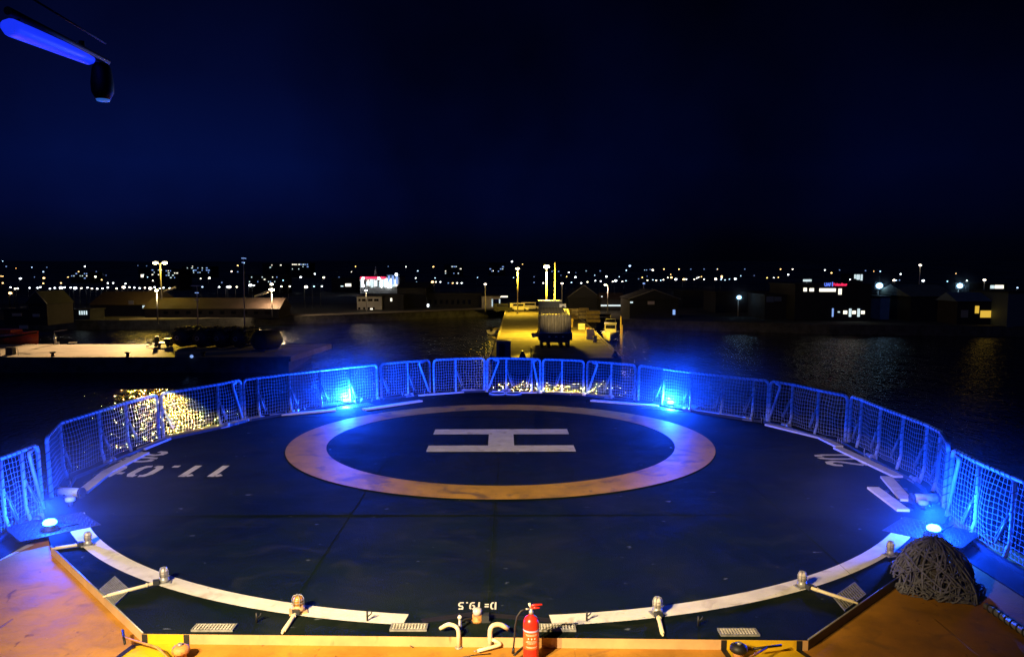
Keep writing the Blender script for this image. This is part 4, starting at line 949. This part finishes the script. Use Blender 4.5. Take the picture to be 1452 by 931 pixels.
bldg('vehicle_depot', 'dark depot with four bright narrow doors beyond the quay', 104, 127, 440, 165, 6, M_bld, 'flat', M_roof, wins=[(112+3.2*k, 440.5, 114+3.2*k, 446, G_winc) for k in range(4)])
bldg('office_building', 'pale two storey office with rows of dark windows by the water', 506, 541, 420.5, 205, 9, M_bldw, 'flat', M_roof, wins=[(508+(k//2)*8.5+(k % 2)*5.2, 423.5, 511.3+(k//2)*8.5+(k % 2)*5.2, 427, M_glass) for k in range(7)]+[(508+k*6.8, 435.5, 511+k*6.8, 438.5, M_glass) for k in range(4)]+[(525, 437, 528.5, 438.8, G_win)])
bldg('annex_block', 'dark annex with one lit window joined right of the pale office', 541.5, 572, 419, 206, 9, M_bld, 'flat', M_roof, wins=[(553.5, 422.5, 556, 427, G_win)])
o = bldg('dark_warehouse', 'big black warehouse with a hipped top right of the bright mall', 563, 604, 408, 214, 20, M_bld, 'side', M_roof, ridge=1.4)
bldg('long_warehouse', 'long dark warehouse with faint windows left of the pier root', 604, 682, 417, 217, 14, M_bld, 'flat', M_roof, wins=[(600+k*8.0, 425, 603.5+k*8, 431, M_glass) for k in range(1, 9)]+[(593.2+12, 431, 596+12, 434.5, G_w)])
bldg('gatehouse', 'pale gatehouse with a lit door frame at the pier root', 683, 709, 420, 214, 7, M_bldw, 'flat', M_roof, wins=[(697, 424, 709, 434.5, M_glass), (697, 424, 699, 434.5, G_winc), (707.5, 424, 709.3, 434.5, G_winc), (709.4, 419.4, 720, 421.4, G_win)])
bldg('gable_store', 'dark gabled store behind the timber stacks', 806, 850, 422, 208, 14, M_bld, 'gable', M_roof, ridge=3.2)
bldg('low_pavilion', 'low pavilion with a pale lit roof right of the timber stacks', 853, 884, 424, 200, 8, M_bld, 'side', M_roofb, ridge=1.5, wins=[(852, 432, 883, 434, G_winc), (852.5, 419.5, 854.5, 421, G_winc)])
bldg('harbour_club', 'dark gabled harbour clubhouse with a small white sign', 893, 962, 424, 168, 14, M_bld, 'gable', M_roof, ridge=1.9, wins=[(918.5, 427, 928, 431.5, mat('white_sign_board', (.62, .55, .56), .5)), (954, 439, 957.5, 446, G_dim), (893.5, 427.5, 897.5, 429.5, G_winc), (925, 420, 931, 422, G_dim)])
bldg('low_store', 'low dark store with a faint blue wall right of the clubhouse', 968, 1010, 413, 215, 12, M_bld, 'flat', M_roof, wins=[(969, 412.5+2, 1001, 418, G_dim)] if False else [(1001, 419, 1006, 422, G_dim)])
bldg('grey_store', 'dark store behind the blue white lamp on the starboard side', 1015, 1110, 415, 190, 12, M_bld, 'flat', M_roof)
bldg('boat_hall', 'dark twin arched boat hall left of the neon building', 1085, 1128, 419, 165, 12, M_bld, 'flat', M_roof, wins=[(1087, 420, 1097, 428, mat('dim_blue_door', (.10, .14, .22), .6)), (1098, 420.5, 1108, 427, mat('dim_blue_door_b', (.10, .14, .22), .6))])
# neon building
W = [(1139.5, 408, 1144, 413, G_win), (1148, 408.5, 1154, 413, G_win), (1162, 408.8, 1185, 413.4, G_win), (1189, 409, 1193.3, 417.5, G_win), (1139, 396, 1150.5, 399, G_winc),
     (1196, 440.3, 1201.2, 445, G_win), (1204, 437.5, 1207, 449, G_winc), (1208.5, 440.5, 1213.5, 445, G_win), (1216, 437.5, 1219, 449, G_winc), (1221, 440.5, 1226, 445, G_win), (1188, 441.3, 1191, 443, G_winc), (1180, 437, 1181.8, 449, G_dim)]
nb_ = bldg('neon_office', 'dark two storey office with blue and red neon sign and lit windows', 1128, 1236, 404, 160, 16, M_bld, 'flat', M_roof, wins=[w for w in W if w[1] > 400])
p, q = far(1139, 396, 162), far(1150.5, 399, 162); MB().box(((p.x+q.x)/2, 162, (p.z+q.z)/2), (q.x-p.x, .2, p.z-q.z)).build('roof_lamp', G_winc, nb_); 
MB().tube([((p.x+q.x)/2, 162.2, p.z-.3), ((p.x+q.x)/2, 162.2, far(1145, 405, 162).z-.2)], .08, 6).build('roof_post', M_post, nb_)
def neon(txt, x0, x1, y0, y1, Y, m, par, name='neon_letters'):
    cu = bpy.data.curves.new('t', 'FONT'); cu.body = txt; cu.extrude = .04; cu.offset = .02; cu.resolution_u = 2
    to = bpy.data.objects.new('t', cu); C.objects.link(to); bpy.context.view_layer.update()
    me = bpy.data.meshes.new_from_object(to.evaluated_get(bpy.context.evaluated_depsgraph_get())); bpy.data.objects.remove(to)
    vx = [v.co.x for v in me.vertices]; vy = [v.co.y for v in me.vertices]
    p, q = far(x0, y1, Y), far(x1, y0, Y); oo = org(par)
    for v in me.vertices:
        fx_ = (v.co.x-min(vx))/(max(vx)-min(vx)); fy_ = (v.co.y-min(vy))/(max(vy)-min(vy))
        v.co = Vector((p.x+fx_*(q.x-p.x), Y+v.co.z, p.z+fy_*(q.z-p.z)))-oo
    me.materials.append(m); ob = bpy.data.objects.new(name, me); C.objects.link(ob); ob.parent = par
    return ob
sg = thing('neon_sign', 'blue and red neon lettering along the roof edge of the dark office', 'sign', far(1185, 405, 159.6))
neon('UAF', 1169, 1178.5, 400.7, 405.8, 159.5, G_nb, sg); neon('Folandiner', 1182, 1201.5, 401, 405.3, 159.5, G_red, sg)
p, q = far(1179.8, 406, 159.5), far(1181, 399.8, 159.5); MB().box(((p.x+q.x)/2, 159.5, (p.z+q.z)/2), (q.x-p.x, .1, q.z-p.z)).build('divider_bar', G_nb, sg)
p, q = far(1168, 406.4, 159.7), far(1202, 407, 159.7); MB().box(((p.x+q.x)/2, 159.7, (p.z+q.z)/2), (q.x-p.x, .1, .12)).build('sign_rail', M_dark, sg)
bldg('silo_house', 'small pale tower lit white right of the neon office', 1249, 1262, 421, 165, 6, M_bldw, 'flat', M_roof)
bldg('rooftop_hall', 'far hall with bright tall glass front above the neon office', 1211, 1224, 389, 300, 12, M_bld, 'flat', M_roof, wins=[(1211.5, 389, 1214, 395, G_winc), (1215, 388.7, 1219, 396.5, G_winc), (1220.5, 389, 1223, 397.5, G_winc)])
bldg('pale_store', 'long dark store with two bluish lit pillars behind the white tower', 1236, 1300, 416, 172, 10, M_bld, 'side', M_roof, ridge=1.2, wins=[(1270, 403, 1272, 417, G_dim), (1278, 403, 1280, 417, G_dim)] if False else [])
bldg('flat_hall', 'hall with a broad greenish roof under the starboard floodlight', 1292, 1356, 420, 158, 16, M_bld, 'side', mat('greenish_roof', (.20, .22, .17), .7, .2, .4), ridge=2.2)
bldg('lit_hut', 'low hut with a warm yellow lit wall and lamp on the starboard shore', 1358, 1425, 427, 150, 7, M_bld2, 'side', mat('pale_blue_roof', (.16, .22, .26), .6, .2, .5), ridge=1.6, wins=[(1363, 439.5, 1372.5, 450, mat('dull_panel', (.35, .33, .25), .7)), (1390.5, 440.2, 1419, 450, G_yelpan), (1383, 433.5, 1388, 444, G_yelpan)])  # lamplight on the yellow wall is put in as glowing panels
bldg('glass_hall', 'far lit glass hall at the right edge above the blue roof', 1403, 1428, 403, 230, 10, M_bld, 'flat', M_roof, wins=[(1404.5, 404.3, 1410, 409, G_winc), (1411, 404, 1423, 409, G_win)])
bldg('corner_store', 'dark store at the right picture edge beside the lit hut', 1430, 1500, 415, 145, 12, mat('slate_wall', (.08, .11, .13), .7), 'flat', M_roof)
# bright mall with red band
mall = bldg('lit_mall', 'brightly lit mall with a red band along its roof', 510, 566, 393, 330, 18, M_bldw, 'flat', M_roof)
p, q = far(511, 392.3, 329.5), far(547, 395, 329.5); MB().box(((p.x+q.x)/2, 329.5, (p.z+q.z)/2), (q.x-p.x, .3, p.z-q.z)).build('red_band', G_red, mall)
random.seed(5)
x = 508.5
while x < 562:
    w_ = random.uniform(1.2, 4.0); y_ = random.choice((395.8, 396.5, 399)); p, q = far(x, y_, 329.6), far(x+w_*.8, random.uniform(404, 408), 329.6)
    MB().box(((p.x+q.x)/2, 329.7, (p.z+q.z)/2), (q.x-p.x, .3, p.z-q.z)).build('window', random.choice((G_win, G_winc, G_winc, G_w, M_glass)), mall); x += w_
p = far(533, 392, 335); MB().lathe(p, [(1.4, -.5), (.1, 4.2)], 4).build('spire', M_bldw, mall)
a, b = far(548, 389, 331), far(566, 408, 331); MB().box(((a.x+b.x)/2, 333, (a.z+b.z)/2), (b.x-a.x, 3, a.z-b.z)).build('tower', mat('teal_tower', (.2, .35, .4), .6), mall)
for k in range(3): p, q = far(550+k*5.5, 390.5, 329.3), far(553+k*5.5, 403, 329.3); MB().box(((p.x+q.x)/2, 329.4, (p.z+q.z)/2), (q.x-p.x, .3, p.z-q.z)).build('window', G_dim, mall)
for px, py in ((515, 394.5), (537, 394.5), (562, 389), (515, 405)): p = far(px, py, 326); MB().ball(p, .55, 2).build('facade_lamp', G_w, mall)
# far apartment blocks with lit windows
random.seed(11)
APT = [(196, 232, 381, 'apartment block with one bright square window above the lamp row', 420), (234, 254, 382, 'blue lit office block right of the twin headed lamp', 360), (258, 300, 378, 'long dim block with a row of roof windows', 600),
       (372, 404, 374, 'apartment block on the hill with scattered lit windows', 560), (413, 440, 373, 'apartment block on the hill with a bright row of top windows', 600), (352, 400, 391, 'low blue lit office block left of the mall', 330),
       (630, 655, 376, 'tall dark block with lit corner windows left of the pier', 640), (693, 716, 373, 'tall tower block with stacked lit windows behind the pier lamps', 640), (100, 128, 386, 'dark block with blue windows above the lamp row', 480), (470, 505, 395, 'low building with a bright shop window left of the mall', 345)]
for (x0, x1, yt, lab, Y) in APT:
    W = []
    big = 'bright row' in lab
    y = yt+1.2
    while y < yt+ (12 if x1-x0 < 26 else 9):
        xx = x0+1
        while xx < x1-2:
            if (big and y < yt+2) or random.random() < .28: W.append((xx, y, xx+random.choice((1.2, 1.6, 2.4)), y+1.3, random.choice((G_win, G_winc, G_winc, G_dim, G_dim))))
            xx += 3.0
        y += 3.2
    if 'bright shop' in lab: W = [(489.5, 402, 498, 406, G_win), (483, 405, 487, 406.5, G_winc)]
    if 'one bright square' in lab: W.append((119.5+80, 389, 203.5, 393, G_win))
    bldg('apartment_block' if yt < 390 else 'office_block', lab, x0, x1, yt, Y, 14, M_bld, 'flat', M_roof, wins=W, cat='building')
GLOWS = []
# blue white floodlights on the starboard shore
for (px, py, Y, hs, lab, e) in ((1247, 405, 170, .7, 'dazzling blue white floodlight mast right of the neon office', 50), (1361, 405, 168, .6, 'dazzling blue white floodlight mast above the greenish roof', 120), (1048, 421.5, 175, .48, 'smaller blue white floodlight mast before the dark store', 40)):
    t = far(px, py, Y); o = thing('floodlight_mast', lab, 'floodlight', (t.x, Y, QZ))
    MB().tube([(t.x, Y+.5, QZ), (t.x, Y+.5, t.z+.5)], .12, 8).build('pole', M_post, o); MB().box((t.x, Y+.32, t.z), (hs*2.6, .25, hs*2.2)).build('housing', M_dark, o)
    MB().ball(t, hs, 2, (1.1, .4, .9)).build('lamp_face', G_flood, o)
    lamp_light(t+Vector((0, -1.2, 0)), e, (.45, .75, 1.0), .4, None, o)
    lamp_light(t+Vector((0, -.8, 0)), e*250, (.30, .60, 1.0), .1, ((0, 0, HC+2.5), 10, .8), o)  # added narrow beam toward the viewer that lights the glare ball
    GLOWS.append(t)

# ------------------------------------------------------------------ street and city lamps
def clamp_mesh(head_r, gm, hgt):
    mb = MB(); mb.tube([(0, 0, -hgt), (0, 0, -.05)], [.09, .05], 5); mb.tube([(0, 0, -.05), (.5, -.1, 0)], .04, 4); mb.mi = 1; mb.ball((.5, -.1, -.05), head_r, 1, (1.25, 1, .8))
    ob = mb.build('street_lamp', [M_postd, gm]); me = ob.data; bpy.data.objects.remove(ob); return me
cache = {}
def street_lamp(px, py, kind, size=1.0, lab=None, grp=None, dmin=215):
    d = dmin
    while d < 1250:
        z = far(px, py, d).z
        if z <= terr(d)+6.2: break
        d += 6
    hgt = max(3.0, far(px, py, d).z-terr(d)+.3)
    r = .0007*d*size
    key = (kind.name, round(r*5), round(hgt))
    if key not in cache: cache[key] = clamp_mesh(max(.12, round(r*5)/5), kind, round(hgt))
    o = bpy.data.objects.new('street_lamp', cache[key]); C.objects.link(o); o.location = far(px, py, d)-Vector((.5, -.1, 0))
    tag(o, lab, 'street lamp', grp); return o
for x in (60, 85, 100, 168, 212, 228, 282, 310, 345, 366, 400, 425, 460, 495, 520, 550, 580, 610, 660, 700, 733, 760, 790, 820, 850, 875, 905, 925, 960, 986):
    street_lamp(x/3.99, 340+(270+random.uniform(-4, 6))/3.99, random.choice((G_w, G_ww, G_w)), random.choice((.9, 1.2, 1.5, 1.9, 2.2)), 'white street lamp in the long even row across the harbour', 'row of street lamps across the harbour')
B1 = [(15,120),(35,150),(90,160),(180,155),(6,205),(16,205),(115,218,2),(195,210),(245,180),(248,215,1.5),(245,245),(265,155),(385,210),(445,180),(480,150),(515,183),(540,208,1.5),(545,180),(575,225),(600,200),(610,243,1.4),(640,243),(710,247),(780,145),(797,190,1.4),(830,147),(835,210),(865,230,1.3),(1033,170),(1093,175),(1090,150),(1160,152),(1175,152),(1185,215,2),(1135,218),(1255,240),(1285,265,1.6),(1298,265,1.8),(1240,265,1.6),(1340,265,1.6),(1145,265),(1310,178),(1345,180),(1345,145),(1390,105),(1380,130),(58,300,1.8),(15,243),(345,243,1.4)]
B2 = [(85,210),(105,215,1.3),(127,213,1.5),(245,228),(270,213,1.8),(345,210,1.6),(425,192),(475,212,1.5),(562,210),(235,262,1.5),(283,262,1.6),(375,265,1.6),(420,262,1.6),(465,262,1.6),(60,255,2.2),(80,256,2.2),(180,250,2.6),(632,180),(840,150),(655,150),(1007,175),(1105,215),(1000,242,1.6),(1015,246,1.4),(1040,250),(1090,237,1.4),(1110,237,1.4),(1135,237,1.4),(1345,212),(1420,160),(1435,175),(995,215),(940,152),(1095,152),(1180,243),(1205,243),(1230,243),(1255,243)]
B3 = [(263,123),(323,137),(272,213),(388,208),(490,178,1.3),(527,178),(540,200),(573,207),(585,183),(625,185),(683,175),(622,210),(655,243,1.2),(690,237),(732,200),(735,230),(765,233,1.3),(797,207,1.5),(833,235),(850,230,1.2),(870,208),(888,235,1.3),(908,230,1.2),(910,172),(930,147,1.3),(980,220,1.4),(1000,212),(1013,170),(1028,205),(1025,170),(1045,167),(1060,170,1.3),(1030,228),(1060,225),(1080,228),(1105,228,1.3),(1120,225),(1145,213),(1162,195),(1165,212,1.3),(1190,222,1.3),(1235,222,1.3),(1250,222),(1295,222),(1310,215,1.3),(1320,210),(1335,208),(1350,222),(1415,220,1.7),(1450,215),(1123,165),(1275,165),(1350,165),(1425,165),(762,175),(1208,165),(388,240),(440,243),(600,240)]
B4 = [(53,133),(180,133),(343,133),(398,133),(545,137),(612,137),(730,140),(768,143),(797,143),(575,150),(48,178,1.3),(75,165),(72,180),(90,182),(110,178),(137,177,1.3),(162,163),(223,162),(282,172),(312,172),(333,170),(378,158),(660,180,1.3),(890,155),(860,183,1.2),(870,183),(885,183,1.2),(993,185,1.5),(1142,153),(1103,188,1.4),(1192,185,1.5),(1422,217,1.2)]
random.seed(3)
for L_, ox, sc in ((B1, 0, 3.99), (B2, 340, 3.99), (B3, 660, 3.99), (B4, 1000, 3.212)):
    for t in L_:
        s = t[2] if len(t) > 2 else random.uniform(.75, 1.05)
        s *= random.uniform(.7, 1.35); km = random.choice((G_w, G_w, G_ww, G_b, G_or)) if s > 1.1 else random.choice((G_w, G_b, G_b, G_ww, G_dim, G_dim, G_or))
        nm = {'orange_city_lamp': 'orange', 'white_city_lamp': 'white', 'warm_city_lamp': 'warm', 'blue_white_city_lamp': 'bluish', 'dim_blue_city_lamp': 'dim blue'}[km.name]
        street_lamp(ox+t[0]/sc, 340+t[1]/sc, km, s, f'distant {nm} street lamp among the scattered city lights', f'{nm} street lamps of the far city')

# ------------------------------------------------------------------ lights of the ship, added fill for the pier load, sky
def flood(loc, aim, e, col, size, blend, rad):
    l = bpy.data.lights.new('deck_flood_or_fill', 'SPOT'); l.energy = e; l.color = col; l.spot_size = math.radians(size); l.spot_blend = blend; l.shadow_soft_size = rad
    o = bpy.data.objects.new('deck_flood_or_fill', l); C.objects.link(o); o.location = loc
    o.rotation_euler = (Vector(aim)-Vector(loc)).to_track_quat('-Z', 'Y').to_euler(); return o
flood((-7.2, .6, 7.2), (-.9, 9.6, 0), 15000, (1.0, .68, .24), 46, 1.0, .014)
flood((-6.2, .0, 8.2), (-.4, 20.0, 0), 20000, (1.0, .78, .48), 58, .5, .014)
flood((-4.5, .0, 9.0), (5.6, 104, -.6), 260000, (1.0, .80, .42), 3.4, 1.0, .05)  # added fill spot without a fixture, brightens the corrugated load on the pier
# the two deck floodlights as fixtures on a cross tree, each with an added unseen hood shaped to stop its light at the fence
ft = thing('floodlight_rack', 'grey rack with two hooded deck floodlights above the tan deck', 'floodlight', (-6.7, -.8, LZ))
MB().tube([(-6.7, -.8, LZ), (-6.7, -.8, 8.6)], .08, 10).tube([(-7.6, -.8, 7.6), (-5.6, -.8, 7.6)], .05, 8).build('mast', M_rail, ft)
fence_line = [Vector((p.x, p.y)) for p in [Vector((rail['A'][0].x, -6, 0))]+rail['A']]+[Vector((p.x, p.y)) for k_ in 'BCDEFGHIJKL' for p in rail[k_]]+[Vector((p.x, p.y)) for p in rail['M']+[Vector((rail['M'][-1].x, -6, 0))]]
def reach(x, y, a):                        # distance from a lamp to the fence in direction a
    best = 60.0; d = Vector((math.cos(a), math.sin(a))); o_ = Vector((x, y))
    for p_, q_ in zip(fence_line, fence_line[1:]):
        e_ = q_-p_; den = d.x*e_.y-d.y*e_.x
        if abs(den) < 1e-9: continue
        w = p_-o_; t = (w.x*e_.y-w.y*e_.x)/den; u = (w.x*d.y-w.y*d.x)/den
        if t > 0 and -.001 <= u <= 1.001: best = min(best, t)
    return best
for (x, y, z) in ((-7.2, .6, 7.2), (-6.2, 0, 8.2)):
    r = .55; mb = MB(); N = 80
    for k in range(N):
        a0_, a1_ = math.radians(-12+200*k/N), math.radians(-12+200*(k+1)/N)
        z0_, z1_ = [z-r*(z+.12)/reach(x, y, a_) for a_ in (a0_, a1_)]
        mb.poly([(x+r*math.cos(a0_), y+r*math.sin(a0_), z0_), (x+r*math.cos(a1_), y+r*math.sin(a1_), z1_), (x+r*math.cos(a1_), y+r*math.sin(a1_), z+.3), (x+r*math.cos(a0_), y+r*math.sin(a0_), z+.3)])
    bmesh.ops.remove_doubles(mb.b, verts=mb.b.verts, dist=1e-4)
    hd_ = mb.build('hood', M_dark, ft)
    MB().box((x, y-.22, z), (.4, .2, .3)).tube([(x, y-.3, z), (x, -.8, z)], .04, 6).tube([(x, -.8, z), (x, -.8, 7.6)], .04, 6).build('housing', M_rail, ft)

sl = bpy.data.lights.new('night_fill', 'SUN'); sl.energy = .07; sl.color = (.12, .28, 1.0); sl.angle = math.radians(.5)
so = bpy.data.objects.new('night_fill', sl); C.objects.link(so); so.rotation_euler = (math.radians(52), 0, math.radians(-25))  # added blue fill, no moon in view, lifts hills and sheds from black
w_ = bpy.data.worlds.new('World'); S.world = w_; w_.use_nodes = True
nt = w_.node_tree; bg = nt.nodes['Background']
tc = nt.nodes.new('ShaderNodeTexCoord'); sp = nt.nodes.new('ShaderNodeSeparateXYZ'); nt.links.new(tc.outputs['Generated'], sp.inputs['Vector'])
rp = nt.nodes.new('ShaderNodeValToRGB'); el = rp.color_ramp.elements
el[0].position = 0; el[0].color = (.0002, .0006, .0032, 1); el[1].position = 1; el[1].color = (.0003, .0005, .004, 1)
for pos, c3 in ((.03, (.0003, .0010, .0065)), (.07, (.0005, .0016, .017)), (.12, (.0005, .0021, .023)), (.22, (.0004, .0012, .012)), (.34, (.0003, .0007, .0065))):
    e_ = rp.color_ramp.elements.new(pos); e_.color = (*c3, 1)
nt.links.new(sp.outputs['Z'], rp.inputs['Fac'])
nz = nt.nodes.new('ShaderNodeTexNoise'); nz.inputs['Scale'].default_value = 3.0; nz.inputs['Detail'].default_value = 4; nt.links.new(tc.outputs['Generated'], nz.inputs['Vector'])
xr_ = nt.nodes.new('ShaderNodeMapRange'); xr_.inputs['From Min'].default_value = -.45; xr_.inputs['From Max'].default_value = .3; xr_.inputs['To Min'].default_value = 1.35; xr_.inputs['To Max'].default_value = .45
nt.links.new(sp.outputs['X'], xr_.inputs['Value'])
ml = nt.nodes.new('ShaderNodeMath'); ml.operation = 'MULTIPLY'; nt.links.new(xr_.outputs['Result'], ml.inputs[0])
n_r = nt.nodes.new('ShaderNodeMapRange'); n_r.inputs['From Min'].default_value = .3; n_r.inputs['From Max'].default_value = .7; n_r.inputs['To Min'].default_value = .4; n_r.inputs['To Max'].default_value = 1.75
nt.links.new(nz.outputs['Fac'], n_r.inputs['Value']); nt.links.new(n_r.outputs['Result'], ml.inputs[1])
nt.links.new(rp.outputs['Color'], bg.inputs['Color']); nt.links.new(ml.outputs['Value'], bg.inputs['Strength'])
sky = nt.nodes.new('ShaderNodeTexSky'); sky.sky_type = 'NISHITA'; sky.sun_disc = False; sky.sun_elevation = math.radians(-5); sky.sun_rotation = math.radians(160)
b2 = nt.nodes.new('ShaderNodeBackground'); b2.inputs['Strength'].default_value = .004; nt.links.new(sky.outputs['Color'], b2.inputs['Color'])
sm = nt.nodes.new('ShaderNodeAddShader'); nt.links.new(bg.outputs['Background'], sm.inputs[0]); nt.links.new(b2.outputs['Background'], sm.inputs[1])
nt.links.new(sm.outputs['Shader'], nt.nodes['World Output'].inputs['Surface'])

# mist round the four blue floodlights, thickened at each lamp to imitate its halo
mm = bpy.data.materials.new('halo_mist'); mm.use_nodes = True; nt = mm.node_tree
for n_ in list(nt.nodes):
    if n_.type == 'BSDF_PRINCIPLED': nt.nodes.remove(n_)
pv = nt.nodes.new('ShaderNodeVolumePrincipled'); pv.inputs['Color'].default_value = (.9, .95, 1, 1); pv.inputs['Anisotropy'].default_value = .1
tc = nt.nodes.new('ShaderNodeTexCoord'); ln = nt.nodes.new('ShaderNodeVectorMath'); ln.operation = 'LENGTH'; nt.links.new(tc.outputs['Object'], ln.inputs[0])
nz = nt.nodes.new('ShaderNodeTexNoise'); nz.inputs['Scale'].default_value = 2.6; nz.inputs['Detail'].default_value = 2; nt.links.new(tc.outputs['Object'], nz.inputs['Vector'])
fo = nt.nodes.new('ShaderNodeMapRange'); fo.inputs['From Min'].default_value = .98; fo.inputs['From Max'].default_value = 0; fo.inputs['To Max'].default_value = 1.0; nt.links.new(ln.outputs['Value'], fo.inputs['Value'])
pw = nt.nodes.new('ShaderNodeMath'); pw.operation = 'POWER'; pw.inputs[1].default_value = 2.6; nt.links.new(fo.outputs['Result'], pw.inputs[0])
pk = nt.nodes.new('ShaderNodeMath'); pk.operation = 'MULTIPLY'; pk.inputs[1].default_value = .040; nt.links.new(pw.outputs['Value'], pk.inputs[0])
nm = nt.nodes.new('ShaderNodeMapRange'); nm.inputs['From Min'].default_value = .32; nm.inputs['From Max'].default_value = .68; nm.inputs['To Min'].default_value = .25; nm.inputs['To Max'].default_value = 1.75; nt.links.new(nz.outputs['Fac'], nm.inputs['Value'])
mu = nt.nodes.new('ShaderNodeMath'); mu.operation = 'MULTIPLY'; nt.links.new(pk.outputs['Value'], mu.inputs[0]); nt.links.new(nm.outputs['Result'], mu.inputs[1]); nt.links.new(mu.outputs['Value'], pv.inputs['Density'])
nt.links.new(pv.outputs['Volume'], nt.nodes['Material Output'].inputs['Volume'])
for i, (px, py, lab) in enumerate(BL):
    p = at(px, py, .3); hb_ = MB().ball((0, 0, 0), 1, 3).build('haze', mm); hb_['kind'] = 'stuff'
    hb_.location = p+Vector((0, 0, .4)); hb_.scale = (4.6, 4.6, 2.4) if py > 700 else (5.2, 5.2, 3.0)
for t in GLOWS:
    hb_ = MB().ball((0, 0, 0), 1, 3).build('haze', mm); hb_['kind'] = 'stuff'; hb_.location = t; hb_.scale = (5, 5, 5)  # added haze balls stand in for the glare of the shore floodlights

# ------------------------------------------------------------------ render settings
S.render.engine = 'CYCLES'
vs_ = S.view_settings; vs_.view_transform = 'Standard'; vs_.look = 'None'; vs_.exposure = 0; vs_.gamma = 1; vs_.use_curve_mapping = False
cy = S.cycles; cy.use_denoising = True; cy.denoiser = 'OPENIMAGEDENOISE'; cy.max_bounces = 5; cy.diffuse_bounces = 2; cy.glossy_bounces = 3; cy.volume_bounces = 0; cy.sample_clamp_indirect = 3; cy.caustics_reflective = False; cy.caustics_refractive = False
